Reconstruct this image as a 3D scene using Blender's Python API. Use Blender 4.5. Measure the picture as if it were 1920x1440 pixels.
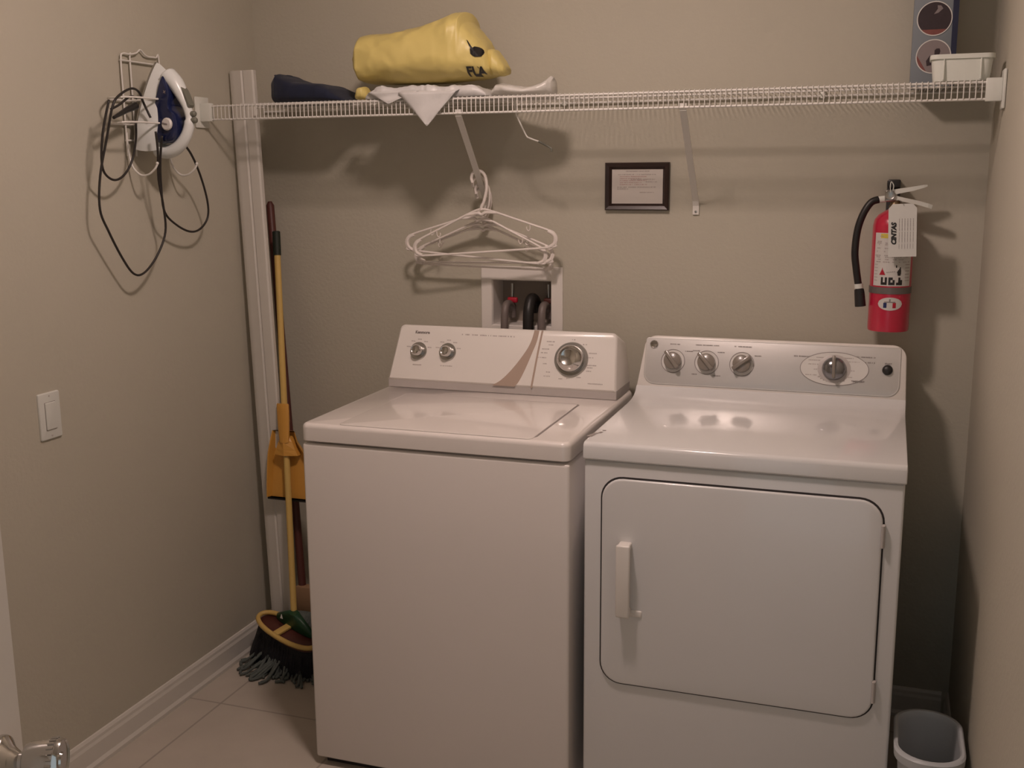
import bpy, bmesh, math, random
from mathutils import Vector, Matrix, noise
from mathutils.bvhtree import BVHTree
PI = math.pi
for o in list(bpy.data.objects): bpy.data.objects.remove(o)
S = bpy.context.scene
COL = S.collection
random.seed(7)

# ---------------------------------------------------------------- camera
cam_d = bpy.data.cameras.new('camera'); cam = bpy.data.objects.new('camera', cam_d); COL.objects.link(cam)
S.camera = cam
YAW, PITCH, ROLL = 0.3344, 0.1927, -0.0072
F = Vector((-math.sin(YAW)*math.cos(PITCH), math.cos(YAW)*math.cos(PITCH), -math.sin(PITCH)))
R0 = Vector((math.cos(YAW), math.sin(YAW), 0)); U0 = R0.cross(F)
RR = R0*math.cos(ROLL) + U0*math.sin(ROLL); UU = RR.cross(F)
M = Matrix((RR, UU, -F)).transposed().to_4x4(); M.translation = Vector((1.8832, -3.0193, 1.5095))
cam.matrix_world = M
cam_d.sensor_width = 36; cam_d.lens = 2025.14/1920*36; cam_d.clip_start = 0.02

# ---------------------------------------------------------------- world and exposure
W = bpy.data.worlds.new('world'); S.world = W; W.use_nodes = True
W.node_tree.nodes['Background'].inputs[0].default_value = (0.76, 0.86, 0.90, 1)
W.node_tree.nodes['Background'].inputs[1].default_value = 0.55
S.view_settings.view_transform = 'Standard'; S.view_settings.look = 'None'
S.view_settings.exposure = 0.0; S.view_settings.gamma = 1.0; S.view_settings.use_curve_mapping = False
DOME_STRENGTH = 200.0
LAMP = Vector((1.155, -1.25, 2.44))

# ---------------------------------------------------------------- materials
def mat(name, col, rough=0.5, metal=0.0, coat=0.0, noise_amt=0.0, noise_scale=20, bump=0.0, bump_scale=200,
        trans=0.0, emit=None, emit_s=0.0, sheen=0.0, alpha=1.0):
    m = bpy.data.materials.new(name); m.use_nodes = True
    nt = m.node_tree; b = nt.nodes['Principled BSDF']
    b.inputs['Base Color'].default_value = (*col, 1); b.inputs['Roughness'].default_value = rough
    b.inputs['Metallic'].default_value = metal; b.inputs['Coat Weight'].default_value = coat
    b.inputs['Coat Roughness'].default_value = 0.04
    b.inputs['Transmission Weight'].default_value = trans; b.inputs['Alpha'].default_value = alpha
    b.inputs['Sheen Weight'].default_value = sheen
    if emit: b.inputs['Emission Color'].default_value = (*emit, 1); b.inputs['Emission Strength'].default_value = emit_s
    tc = nt.nodes.new('ShaderNodeTexCoord')
    if noise_amt:
        n = nt.nodes.new('ShaderNodeTexNoise'); n.inputs['Scale'].default_value = noise_scale; n.inputs['Detail'].default_value = 4
        nt.links.new(tc.outputs['Object'], n.inputs['Vector'])
        mx = nt.nodes.new('ShaderNodeMix'); mx.data_type = 'RGBA'
        mx.inputs['A'].default_value = (*[c*(1-noise_amt) for c in col], 1); mx.inputs['B'].default_value = (*[min(1, c*(1+noise_amt)) for c in col], 1)
        nt.links.new(n.outputs['Fac'], mx.inputs['Factor']); nt.links.new(mx.outputs['Result'], b.inputs['Base Color'])
    if bump:
        n2 = nt.nodes.new('ShaderNodeTexNoise'); n2.inputs['Scale'].default_value = bump_scale; n2.inputs['Detail'].default_value = 3
        nt.links.new(tc.outputs['Object'], n2.inputs['Vector'])
        bp = nt.nodes.new('ShaderNodeBump'); bp.inputs['Strength'].default_value = bump; bp.inputs['Distance'].default_value = 0.004
        nt.links.new(n2.outputs['Fac'], bp.inputs['Height']); nt.links.new(bp.outputs['Normal'], b.inputs['Normal'])
    return m

def floor_mat():
    m = mat('floor_tile', (0.50, 0.45, 0.39), 0.38, noise_amt=0.10, noise_scale=9)
    nt = m.node_tree; b = nt.nodes['Principled BSDF']
    tc = nt.nodes.new('ShaderNodeTexCoord'); mp = nt.nodes.new('ShaderNodeMapping')
    mp.inputs['Location'].default_value = (-0.12, 0.55, 0)
    br = nt.nodes.new('ShaderNodeTexBrick'); br.offset = 0; br.squash = 1
    br.inputs['Scale'].default_value = 1; br.inputs['Brick Width'].default_value = 0.44; br.inputs['Row Height'].default_value = 0.44
    br.inputs['Mortar Size'].default_value = 0.0035; br.inputs['Mortar Smooth'].default_value = 0.2
    nt.links.new(tc.outputs['Object'], mp.inputs['Vector']); nt.links.new(mp.outputs['Vector'], br.inputs['Vector'])
    src = b.inputs['Base Color'].links[0].from_socket
    nt.links.new(src, br.inputs['Color1']); nt.links.new(src, br.inputs['Color2'])
    br.inputs['Mortar'].default_value = (0.34, 0.30, 0.26, 1)
    nt.links.new(br.outputs['Color'], b.inputs['Base Color'])
    return m

M_ = dict(
    wall=mat('tan_wall_paint', (0.48, 0.45, 0.372), 0.75, noise_amt=0.03, noise_scale=3, bump=0.22, bump_scale=95),
    ceil=mat('ceiling_white', (0.72, 0.70, 0.66), 0.9, bump=0.3, bump_scale=80),
    floor=floor_mat(),
    trim=mat('white_trim_paint', (0.64, 0.61, 0.56), 0.38, noise_amt=0.02),
    enamel=mat('washer_white_enamel', (0.77, 0.72, 0.69), 0.20, coat=0.6, noise_amt=0.01, noise_scale=6),
    enamel2=mat('dryer_white_enamel', (0.72, 0.715, 0.715), 0.22, coat=0.5, noise_amt=0.01, noise_scale=6),
    plastic=mat('white_console_plastic', (0.78, 0.74, 0.70), 0.3, coat=0.2),
    grey_pl=mat('grey_console_strip', (0.50, 0.46, 0.44), 0.4),
    silver=mat('silver_fascia', (0.60, 0.585, 0.57), 0.38, metal=0.5, noise_amt=0.02),
    ltgrey=mat('pale_dial_face', (0.70, 0.68, 0.65), 0.4),
    ring=mat('printed_grey_ring', (0.25, 0.22, 0.21), 0.5),
    print_=mat('printed_grey_text', (0.22, 0.19, 0.18), 0.6),
    print_lt=mat('printed_pale_text', (0.40, 0.35, 0.33), 0.6),
    tan=mat('tan_graphic', (0.42, 0.32, 0.26), 0.4),
    chrome=mat('chrome', (0.62, 0.60, 0.58), 0.12, metal=1.0),
    knob=mat('grey_knob', (0.24, 0.21, 0.18), 0.28, coat=0.3),
    dkchrome=mat('dark_chrome', (0.30, 0.30, 0.32), 0.12, metal=0.9),
    gap=mat('dark_gap', (0.035, 0.03, 0.03), 0.8),
    wire=mat('white_coated_wire', (0.74, 0.72, 0.68), 0.4),
    wirew=mat('white_plastic_clip', (0.70, 0.71, 0.66), 0.45),
    hanger=mat('white_hanger_plastic', (0.78, 0.72, 0.68), 0.35),
    black=mat('black_plastic', (0.018, 0.016, 0.016), 0.4),
    cord=mat('black_cord', (0.022, 0.018, 0.016), 0.5),
    iron_w=mat('iron_white_plastic', (0.76, 0.79, 0.78), 0.28, coat=0.3),
    iron_b=mat('iron_blue_plastic', (0.007, 0.013, 0.062), 0.2, coat=0.3),
    iron_g=mat('iron_grey_button', (0.16, 0.16, 0.13), 0.4),
    steel=mat('steel', (0.45, 0.44, 0.42), 0.3, metal=1.0),
    navy=mat('navy_fabric', (0.007, 0.011, 0.033), 0.85, noise_amt=0.3, noise_scale=30, sheen=0.1),
    yellow=mat('yellow_plastic_bag', (0.66, 0.54, 0.19), 0.42, noise_amt=0.06, noise_scale=12, bump=0.35, bump_scale=14),
    sheet=mat('white_plastic_sheet', (0.62, 0.61, 0.60), 0.4, noise_amt=0.06, noise_scale=30, bump=0.3, bump_scale=40),
    film=mat('clear_plastic_film', (0.80, 0.78, 0.74), 0.22, bump=0.5, bump_scale=60, alpha=0.72),
    darkwood=mat('dark_wood_frame', (0.028, 0.014, 0.011), 0.35, noise_amt=0.25, noise_scale=40),
    paper=mat('paper', (0.62, 0.58, 0.54), 0.3, coat=0.5),
    pink=mat('pink_print', (0.50, 0.33, 0.31), 0.6),
    red=mat('extinguisher_red', (0.50, 0.015, 0.05), 0.28, coat=0.5),
    redp=mat('red_plastic', (0.42, 0.01, 0.03), 0.4),
    label=mat('label_paper', (0.60, 0.58, 0.55), 0.5),
    labely=mat('label_yellow', (0.62, 0.50, 0.08), 0.5),
    band=mat('grey_strap', (0.17, 0.15, 0.14), 0.45, metal=0.4),
    tag=mat('tag_card', (0.64, 0.64, 0.61), 0.7),
    navyp=mat('blue_print', (0.012, 0.02, 0.10), 0.5),
    box=mat('blue_grey_carton', (0.20, 0.225, 0.25), 0.6, noise_amt=0.06, noise_scale=8),
    boxd=mat('dark_blue_carton', (0.008, 0.012, 0.045), 0.5, noise_amt=0.15, noise_scale=30),
    dkpic=mat('dark_picture_print', (0.030, 0.016, 0.020), 0.5, noise_amt=0.4, noise_scale=60),
    rdpic=mat('reddish_picture_print', (0.20, 0.06, 0.05), 0.5, noise_amt=0.3, noise_scale=60),
    gypic=mat('grey_picture_print', (0.24, 0.20, 0.20), 0.5, noise_amt=0.1, noise_scale=60),
    basket=mat('white_basket_plastic', (0.72, 0.74, 0.68), 0.4),
    broomy=mat('yellow_broom_paint', (0.62, 0.42, 0.13), 0.38, noise_amt=0.04),
    green=mat('dark_green_plastic', (0.008, 0.055, 0.022), 0.4),
    grip=mat('green_black_grip', (0.010, 0.016, 0.009), 0.6),
    bristle=mat('black_bristles', (0.008, 0.008, 0.012), 0.8, noise_amt=0.5, noise_scale=120, bump=0.8, bump_scale=150),
    pan=mat('orange_yellow_plastic', (0.60, 0.30, 0.055), 0.38),
    maroon=mat('maroon_wood', (0.085, 0.022, 0.016), 0.5, noise_amt=0.2),
    yarn=mat('grey_green_yarn', (0.10, 0.115, 0.105), 0.95, noise_amt=0.35, noise_scale=60),
    clampm=mat('tan_wood', (0.30, 0.18, 0.10), 0.6),
    bin=mat('pale_grey_bin', (0.50, 0.52, 0.54), 0.4),
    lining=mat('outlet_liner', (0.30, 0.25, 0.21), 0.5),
    hose=mat('grey_hose', (0.16, 0.13, 0.12), 0.45),
    rubber=mat('black_rubber', (0.010, 0.008, 0.008), 0.45),
    brass=mat('old_brass', (0.22, 0.16, 0.10), 0.35, metal=0.8),
    ivory=mat('switch_plate_white', (0.66, 0.67, 0.63), 0.35),
    glow=mat('glowing_frosted_glass', (1, 0.9, 0.8), 0.5, emit=(1.0, 0.775, 0.695), emit_s=DOME_STRENGTH),
)

# ---------------------------------------------------------------- mesh helpers
def link(name, me, parent=None):
    o = bpy.data.objects.new(name, me); COL.objects.link(o)
    if parent: o.parent = parent
    return o
OFF = {}
def off(parent): return OFF.get(parent.name, Vector((0, 0, 0))) if parent else Vector((0, 0, 0))
def thing(name, label, cat, loc=(0, 0, 0), group=None):
    o = bpy.data.objects.new(name, None); COL.objects.link(o); o.location = loc; o.empty_display_size = 0.05
    o['label'] = label; o['category'] = cat
    if group: o['group'] = group
    OFF[o.name] = Vector(loc)
    return o
def tag(o, label, cat, group=None):
    o['label'] = label; o['category'] = cat
    if group: o['group'] = group
    return o
def obj(name, bm, m, parent=None, smooth=None, label=None, local=False, origin=None):
    """bm is in world coordinates; the vertices are moved into the parent's frame."""
    shift = off(parent) if not local else Vector((0, 0, 0))
    if parent is None and origin is not None: shift = Vector(origin)
    for v in bm.verts: v.co -= shift
    bmesh.ops.recalc_face_normals(bm, faces=bm.faces)
    me = bpy.data.meshes.new(name)
    if smooth is not None:
        for f in bm.faces: f.smooth = True
    bm.to_mesh(me); bm.free()
    if smooth is not None and smooth < 180: me.set_sharp_from_angle(angle=math.radians(smooth))
    me.materials.append(m)
    o = link(name, me, parent)
    if parent is None and origin is not None: o.location = origin
    if parent: OFF[o.name] = off(parent)
    if label: o['label'] = label
    return o
def struct(name, bm, m, smooth=None, parent=None):
    o = obj(name, bm, m, parent, smooth)
    if not parent: o['kind'] = 'structure'
    return o
def add_box(bm, a, b, bev=0.0, seg=2, mtx=None):
    c = bmesh.new()
    bmesh.ops.create_cube(c, size=1)
    for v in c.verts: v.co = Vector([a[i] + (v.co[i]+.5)*(b[i]-a[i]) for i in range(3)])
    if bev: bmesh.ops.bevel(c, geom=list(c.edges), offset=bev, segments=seg, profile=0.5, affect='EDGES')
    if mtx: bmesh.ops.transform(c, matrix=mtx, verts=c.verts)
    join(bm, c); return bm
def join(bm, c):
    mp = {}
    for v in c.verts: mp[v] = bm.verts.new(v.co)
    for f in c.faces:
        try: bm.faces.new([mp[v] for v in f.verts])
        except ValueError: pass
    c.free()
def box(a, b, bev=0.0, seg=2, mtx=None): return add_box(bmesh.new(), a, b, bev, seg, mtx)
def loft(bm, rings, caps=True, closed=True):
    rv = [[bm.verts.new(p) for p in r] for r in rings]
    n = len(rv[0])
    for i in range(len(rv)-1):
        for j in range(n if closed else n-1):
            k = (j+1) % n
            bm.faces.new((rv[i][j], rv[i][k], rv[i+1][k], rv[i+1][j]))
    if caps and closed:
        bm.faces.new(rv[0][::-1]); bm.faces.new(rv[-1])
    return bm
def smooth_path(pts, n=8, closed=False):
    P = [Vector(p) for p in pts]; out = []
    N = len(P)
    for i in range(N if closed else N-1):
        g = (lambda k: P[k % N]) if closed else (lambda k: P[max(0, min(N-1, k))])
        p0, p1, p2, p3 = g(i-1), g(i), g(i+1), g(i+2)
        for s in range(n):
            t = s/n
            out.append(0.5*((2*p1)+(-p0+p2)*t+(2*p0-5*p1+4*p2-p3)*t*t+(-p0+3*p1-3*p2+p3)*t**3))
    if not closed: out.append(P[-1])
    return out
def add_tube(bm, pts, r, seg=8, closed=False, flat=1.0):
    P = [Vector(p) for p in pts]; n = len(P)
    rf = r if callable(r) else (lambda t: r)
    T = []
    for i in range(n):
        a = P[(i-1) % n] if (closed or i > 0) else P[i]; b = P[(i+1) % n] if (closed or i < n-1) else P[i]
        d = (b-a); T.append(d.normalized() if d.length > 1e-9 else Vector((0, 0, 1)))
    up = Vector((0, 0, 1)) if abs(T[0].z) < 0.9 else Vector((0, 1, 0))
    nn = (up - T[0]*up.dot(T[0])).normalized(); rings = []
    for i in range(n):
        nn = nn - T[i]*nn.dot(T[i])
        nn = nn.normalized() if nn.length > 1e-6 else T[i].orthogonal().normalized()
        bb = T[i].cross(nn); rad = rf(i/max(1, n-1))
        rings.append([P[i] + nn*math.cos(2*PI*k/seg)*rad + bb*math.sin(2*PI*k/seg)*rad*flat for k in range(seg)])
    if closed:
        rv = [[bm.verts.new(p) for p in q] for q in rings]
        for i in range(n):
            for k in range(seg):
                bm.faces.new((rv[i][k], rv[i][(k+1) % seg], rv[(i+1) % n][(k+1) % seg], rv[(i+1) % n][k]))
    else: loft(bm, rings)
    return bm
def tube(pts, r, seg=8, closed=False, flat=1.0): return add_tube(bmesh.new(), pts, r, seg, closed, flat)
def add_lathe(bm, prof, mtx=Matrix.Identity(4), seg=32):
    """prof: (radius, height) pairs about the local z axis"""
    rings = []
    for r, h in prof:
        rings.append([mtx @ Vector((max(r, 1e-5)*math.cos(2*PI*k/seg), max(r, 1e-5)*math.sin(2*PI*k/seg), h)) for k in range(seg)])
    return loft(bm, rings)
def lathe(prof, mtx=Matrix.Identity(4), seg=32): return add_lathe(bmesh.new(), prof, mtx, seg)
def rrect(x0, x1, y0, y1, r, n=6, rs=None):
    rs = rs or (r, r, r, r); out = []
    for (cx, cy, a0, q) in ((x1-rs[0], y0+rs[0], -90, rs[0]), (x1-rs[1], y1-rs[1], 0, rs[1]), (x0+rs[2], y1-rs[2], 90, rs[2]), (x0+rs[3], y0+rs[3], 180, rs[3])):
        for k in range(n+1):
            a = math.radians(a0+90*k/n); out.append((cx+q*math.cos(a), cy+q*math.sin(a)))
    return out
def prism(outline, h0, h1, mtx, bev=0.0, bm=None):
    """outline in local xy, extruded local z h0..h1, with a chamfered top edge"""
    bm = bm or bmesh.new()
    rings = [[mtx @ Vector((p[0], p[1], h0)) for p in outline]]
    if bev:
        cx = sum(p[0] for p in outline)/len(outline); cy = sum(p[1] for p in outline)/len(outline)
        w = max(abs(p[0]-cx) for p in outline); h = max(abs(p[1]-cy) for p in outline)
        for q in (0, .35, .7, 1):
            a = q*PI/2; ins = bev*(1-math.cos(a)); hh = h1-bev+bev*math.sin(a)
            rings.append([mtx @ Vector((cx+(p[0]-cx)*(1-ins/w), cy+(p[1]-cy)*(1-ins/h), hh)) for p in outline])
    else: rings.append([mtx @ Vector((p[0], p[1], h1)) for p in outline])
    return loft(bm, rings)
def frame_mtx(o, ux, uy):
    ux = Vector(ux).normalized(); uy = Vector(uy).normalized(); uz = ux.cross(uy)
    m = Matrix((ux, uy, uz)).transposed().to_4x4(); m.translation = Vector(o); return m
WALLB = frame_mtx((0, 0, 0), (1, 0, 0), (0, 0, 1))   # local x right, y up, z towards the room
WALLL = frame_mtx((0, 0, 0), (0, 1, 0), (0, 0, 1))
def text_bm(s, size, mtx, ext=0.0004, bold=0.0, italic=0.0):
    c = bpy.data.curves.new('txt', 'FONT'); c.body = s; c.size = size; c.extrude = ext; c.offset = bold; c.shear = italic
    c.align_x = 'CENTER'; c.align_y = 'CENTER'; c.resolution_u = 3
    o = bpy.data.objects.new('txt', c); COL.objects.link(o)
    dg = bpy.context.evaluated_depsgraph_get(); me = bpy.data.meshes.new_from_object(o.evaluated_get(dg))
    bm = bmesh.new(); bm.from_mesh(me); bmesh.ops.transform(bm, matrix=mtx, verts=bm.verts)
    bpy.data.objects.remove(o); bpy.data.curves.remove(c); bpy.data.meshes.remove(me)
    return bm
def dash(bm, mtx, x0, x1, y, h, z=0.0004, ch=None):
    """a line of fine print: short irregular strokes"""
    rnd = random.Random(int(x0*1e4)+int(y*1e5)); x = x0; ch = ch or h*0.75
    while x < x1-ch*0.3:
        w = ch*rnd.uniform(0.45, 0.8)
        if rnd.random() > 0.12: prism([(x, y-h/2), (x+w, y-h/2), (x+w, y+h/2*rnd.uniform(.5, 1)), (x, y+h/2)], 0, z, mtx, bm=bm)
        x += ch
    return bm
def words(name, items, m, parent, h=0.0031, z=0.0004, ch=None):
    for it in items: obj(name, dash(bmesh.new(), it[0], it[1], it[2], it[3], it[4] if len(it) > 4 else h, z, ch), m, parent)
def ring_outline(bm, rx, ry, w, cx, cy, z0, z1, mtx, n=40, a0=0, a1=360):
    for side in (0,):
        rings = []
        full = (a1-a0) >= 360
        m_ = n if full else n+1
        for k in range(m_):
            a = math.radians(a0+(a1-a0)*k/n); c, s = math.cos(a), math.sin(a)
            rings.append([mtx @ Vector((cx+(rx-w/2)*c, cy+(ry-w/2)*s, z0)), mtx @ Vector((cx+(rx+w/2)*c, cy+(ry+w/2)*s, z0)),
                          mtx @ Vector((cx+(rx+w/2)*c, cy+(ry+w/2)*s, z1)), mtx @ Vector((cx+(rx-w/2)*c, cy+(ry-w/2)*s, z1))])
        if full: rings.append(rings[0]); loft(bm, rings, caps=False)
        else: loft(bm, rings)
    return bm

# ================================================================ SETTING
RW = 2.1108; YF = -2.86; H = 2.44
struct('floor', box((-0.1, -4.6, -0.1), (2.6, 0.12, 0.0)), M_['floor'])
struct('ceiling', box((-0.1, YF-0.12, H), (RW+0.1, 0.12, H+0.1)), M_['ceil'])
# back wall with the recess for the washer outlet box
HX0, HX1, HZ0, HZ1 = 0.775, 0.959, 1.062, 1.201
bm = bmesh.new()
add_box(bm, (-0.1, 0, 0), (HX0, 0.12, H)); add_box(bm, (HX1, 0, 0), (RW+0.1, 0.12, H))
add_box(bm, (HX0, 0, 0), (HX1, 0.12, HZ0)); add_box(bm, (HX0, 0, HZ1), (HX1, 0.12, H))
add_box(bm, (HX0, 0.10, HZ0), (HX1, 0.12, HZ1))
struct('wall_back', bm, M_['wall'])
struct('wall_left', box((-0.1, YF, 0), (0, 0.0, H)), M_['wall'])
struct('wall_right', box((RW, YF, 0), (RW+0.1, 0.0, H)), M_['wall'])
bm = bmesh.new()
add_box(bm, (-0.1, YF-0.12, 0), (1.33, YF, H)); add_box(bm, (2.08, YF-0.12, 0), (RW+0.1, YF, H)); add_box(bm, (1.33, YF-0.12, 2.05), (2.08, YF, H))
struct('wall_front', bm, M_['wall'])
def baseboard(name, p, q, nrm):
    p, q, nrm = Vector(p), Vector(q), Vector(nrm)
    prof = [(0, 0), (0.016, 0), (0.0165, 0.010), (0.013, 0.016), (0.011, 0.019), (0.011, 0.062), (0.008, 0.070), (0.0075, 0.078), (0.004, 0.085), (0, 0.086)]
    bm = bmesh.new()
    loft(bm, [[e + nrm*a + Vector((0, 0, h)) for a, h in prof] for e in (p, q)])
    struct(name, bm, M_['trim'])
baseboard('baseboard_left', (0, YF, 0), (0, 0, 0), (1, 0, 0))
baseboard('baseboard_back', (0.018, 0, 0), (RW-0.018, 0, 0), (0, -1, 0))
baseboard('baseboard_right', (RW, YF, 0), (RW, 0, 0), (-1, 0, 0))
# door standing open beside the camera; its free edge and knob reach into the picture
fe = Vector((1.092, -2.243, 0)); dd = Vector((0.40, -0.917, 0)).normalized(); dn = Vector((0.917, 0.40, 0)).normalized()
DM = frame_mtx(fe, dd, (0, 0, 1)); # local x towards hinge, y up, z = dd x up
zsign = 1 if (DM.to_3x3() @ Vector((0, 0, 1))).dot(dn) > 0 else -1
def dslab(x0, x1, z0, z1, n0, n1, bev=0.0, bm=None):
    a, b = sorted((n0*zsign, n1*zsign)); bm = bm or bmesh.new()
    return add_box(bm, (x0, z0, a), (x1, z1, b), bev, 2, DM)
bm = dslab(0, 0.66, 0.01, 2.03, -0.035, 0)
for z0, z1 in ((0.2, 0.8), (1.05, 1.88)):
    for x0, x1 in ((0.11, 0.30), (0.37, 0.56)): dslab(x0, x1, z0, z1, -0.002, 0.004, 0.003, bm)
door2 = struct('door_1', bm, M_['trim'])
KM = frame_mtx(fe + dd*0.062 + Vector((0, 0, 0.914)), dd.cross(dn), Vector((0, 0, 1)))
KM = Matrix.Translation(fe + dd*0.056 + Vector((0, 0, 0.964))) @ dn.to_track_quat('Z', 'Y').to_matrix().to_4x4() @ Matrix.Scale(0.79, 4)
obj('knob_rose', lathe([(0, 0), (0.033, 0.0), (0.033, 0.004), (0.031, 0.008), (0.020, 0.014), (0.015, 0.020), (0.012, 0.024), (0, 0.024)], KM, 40), M_['chrome'], door2, 40)
obj('door_knob', lathe([(0, 0.02), (0.012, 0.02), (0.012, 0.028), (0.021, 0.031), (0.0235, 0.036), (0.0245, 0.050), (0.0260, 0.064), (0.0262, 0.070), (0.0245, 0.074), (0.0235, 0.072), (0.010, 0.0715), (0.009, 0.074), (0, 0.074)], KM, 40), M_['chrome'], door2, 40)
bm = bmesh.new()
for k in range(24):
    a = 2*PI*k/24
    add_tube(bm, [KM @ Vector((0.0262*math.cos(a), 0.0262*math.sin(a), 0.060)), KM @ Vector((0.0268*math.cos(a), 0.0268*math.sin(a), 0.068))], 0.0012, 5)
obj('knurling', bm, M_['chrome'], door2, 60)

# round ceiling light with a glowing frosted dome
t = thing('ceiling_light', 'round white ceiling light with a glowing frosted glass dome', 'ceiling light', tuple(LAMP))
obj('base', lathe([(0, -0.0005), (0.105, -0.0005), (0.105, -0.012), (0.094, -0.020), (0, -0.020)], Matrix.Translation(LAMP), 40), M_['trim'], t, 40)
obj('glass_dome', lathe([(0.0, -0.020), (0.086, -0.0205), (0.088, -0.032), (0.080, -0.048), (0.060, -0.062), (0.030, -0.070), (0, -0.072)], Matrix.Translation(LAMP), 24), M_['glow'], t, 180)
obj('finial', lathe([(0, -0.071), (0.008, -0.071), (0.007, -0.080), (0, -0.084)], Matrix.Translation(LAMP), 16), M_['chrome'], t, 60)

# ================================================================ WASHER
XW, YW, WW = 0.5468, -0.7581, 0.686
WY1 = -0.115
wash = thing('washing_machine', 'white top-loading washing machine left of the dryer, two small knobs and one large chrome dial', 'washing machine', (XW+WW/2, (YW+WY1)/2, 0))
obj('cabinet', box((XW+0.002, YW+0.003, 0.022), (XW+WW-0.002, WY1, 0.864), 0.008, 3), M_['enamel'], wash, 40)
obj('base_frame', box((XW+0.02, YW+0.03, 0.0), (XW+WW-0.02, WY1-0.02, 0.03)), M_['gap'], wash)
def top_panel(x0, x1, y0, y1, z0, z1, r, cr=0.02):
    bm = bmesh.new(); rings = []
    def ring(ins, z): return [Vector((p[0], p[1], z)) for p in rrect(x0+ins, x1-ins, y0+ins, y1-ins*0.3, max(0.004, cr-ins))]
    rings += [ring(0.004, z0), ring(0.0, z0+0.003)]
    for q in range(0, 6):
        a = q/5*PI/2; rings.append(ring(r*(1-math.cos(a)), z1-r+r*math.sin(a)))
    return loft(bm, rings)
top = obj('top_panel', top_panel(XW, XW+WW, YW, WY1, 0.8685, 0.914, 0.012), M_['enamel'], wash, 50)
# dark seams round the lid, and the lid itself
LX0, LX1, LY0, LY1 = 0.648, 1.140, YW+0.006, -0.352
bm = prism(rrect(LX0-0.002, LX1+0.0045, YW+0.030, LY1+0.002, 0.012), 0.9136, 0.9145, Matrix.Identity(4))
obj('lid_seam', bm, M_['ring'], wash)
obj('lid', prism(rrect(LX0, LX1, YW+0.009, LY1, 0.012), 0.9142, 0.9160, Matrix.Identity(4), 0.0012), M_['enamel'], wash, 40)
# console: slanted box behind the lid
CB = (-0.285, 0.919); CT = (-0.225, 1.089)
cw = Matrix.Identity(4)
CWM = frame_mtx((XW, CB[0], CB[1]), (1, 0, 0), (0, 0.06, 0.17))
def console(x0, x1, back, wl, wr, rt):
    # outline of the face in (x, s), lofted back to the upright rear
    L = 0.1803
    face = rrect(0, 1, 0, 1, 0)
    out = []
    n = 7
    xa, xb = x0+0.0, x1-0.0
    out += [(xa, 0.018), (xb, 0.018)]
    xr = x1-wr; xl = x0+wl
    for k in range(n):
        a = k/(n-1)*PI/2; out.append((xr-rt+rt*math.cos(a), L-rt+rt*math.sin(a)))
    for k in range(n):
        a = PI/2+k/(n-1)*PI/2; out.append((xl+rt+rt*math.cos(a), L-rt+rt*math.sin(a)))
    return out
out = console(XW+0.009, XW+WW-0.010, 0, 0.018, 0.010, 0.016)
rings = []
def face_pt(x, s, dep, M=CWM): return M @ Vector((x-XW, s, dep))
for ins, dep in ((0.0, -0.008), (0.002, -0.003), (0.006, 0.0)):
    cx, cs = XW+WW/2, 0.099
    rings.append([face_pt(cx+(x-cx)*(1-ins/0.33), cs+(s-cs)*(1-ins/0.08), dep) for x, s in out])
back = []
for x, s in out:
    p = face_pt(x, s, 0); back.append(Vector((p.x, WY1+0.004-0.02*(s/0.18), p.z-0.034*(s/0.18))))
bm = loft(bmesh.new(), [back] + rings)
con = obj('console', bm, M_['plastic'], wash, 35)
obj('console_base', box((XW+0.009, CB[0]+0.010, 0.9145), (XW+WW-0.010, WY1-0.004, 0.940), 0.002), M_['grey_pl'], wash)
# curved tan graphic and thin line running down the console face
A = [(0.9796, .1775), (0.9729, .1463), (0.9592, .1159), (0.9286, .0697), (0.8981, .0354), (0.872, .0185)]
B = [(0.9935, .1775), (0.9890, .1463), (0.9795, .1159), (0.9640, .0697), (0.9500, .0354), (0.938, .0185)]
A = smooth_path([(a[0]-XW, a[1], 0) for a in A], 5); B = smooth_path([(b[0]-XW, b[1], 0) for b in B], 5)
bm = bmesh.new(); loft(bm, [[CWM @ Vector((a.x, a.y, 0)), CWM @ Vector((b.x, b.y, 0)), CWM @ Vector((b.x, b.y, 0.0007)), CWM @ Vector((a.x, a.y, 0.0007))] for a, b in zip(A, B)])
obj('swoosh_graphic', bm, M_['tan'], con)
A = smooth_path([(0.9999-XW, .1775, 0), (0.9930-XW, .1175, 0), (0.9875-XW, .0581, 0), (0.984-XW, .0185, 0)], 5)
bm = bmesh.new(); loft(bm, [[CWM @ Vector((a.x, a.y, 0)), CWM @ Vector((a.x+0.0052, a.y, 0)), CWM @ Vector((a.x+0.0052, a.y, 0.0007)), CWM @ Vector((a.x, a.y, 0.0007))] for a in A])
obj('line_graphic', bm, M_['tan'], con)
def wk(x, s): return CWM @ Matrix.Translation((x-XW, s, 0))
for x, s in ((0.6412, 0.1040), (0.7300, 0.1050)):
    k = obj('small_knob', lathe([(0, 0.002), (0.0155, 0.002), (0.0165, 0.010), (0.0155, 0.020), (0.0120, 0.0255), (0.0105, 0.0245), (0, 0.0235)], wk(x, s), 32), M_['chrome'], wash, 50)
    obj('dial_ring', lathe([(0, 0), (0.0255, 0), (0.0255, 0.0012), (0.0235, 0.003), (0, 0.003)], wk(x, s), 40), M_['steel'], k, 40)
    m = wk(x, s); it = []
    for i in range(5):
        a = math.radians(160-i*35)
        it.append((m @ Matrix.Translation((0.034*math.cos(a), 0.034*math.sin(a), 0)), -0.005, 0.005, 0))
    it.append((m, -0.013-(x > .7)*0.004, 0.013+(x > .7)*0.006, -0.0395, 0.003))
    words('printed_word', it, M_['print_lt'], k)
m = wk(1.0912, 0.1020)
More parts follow.
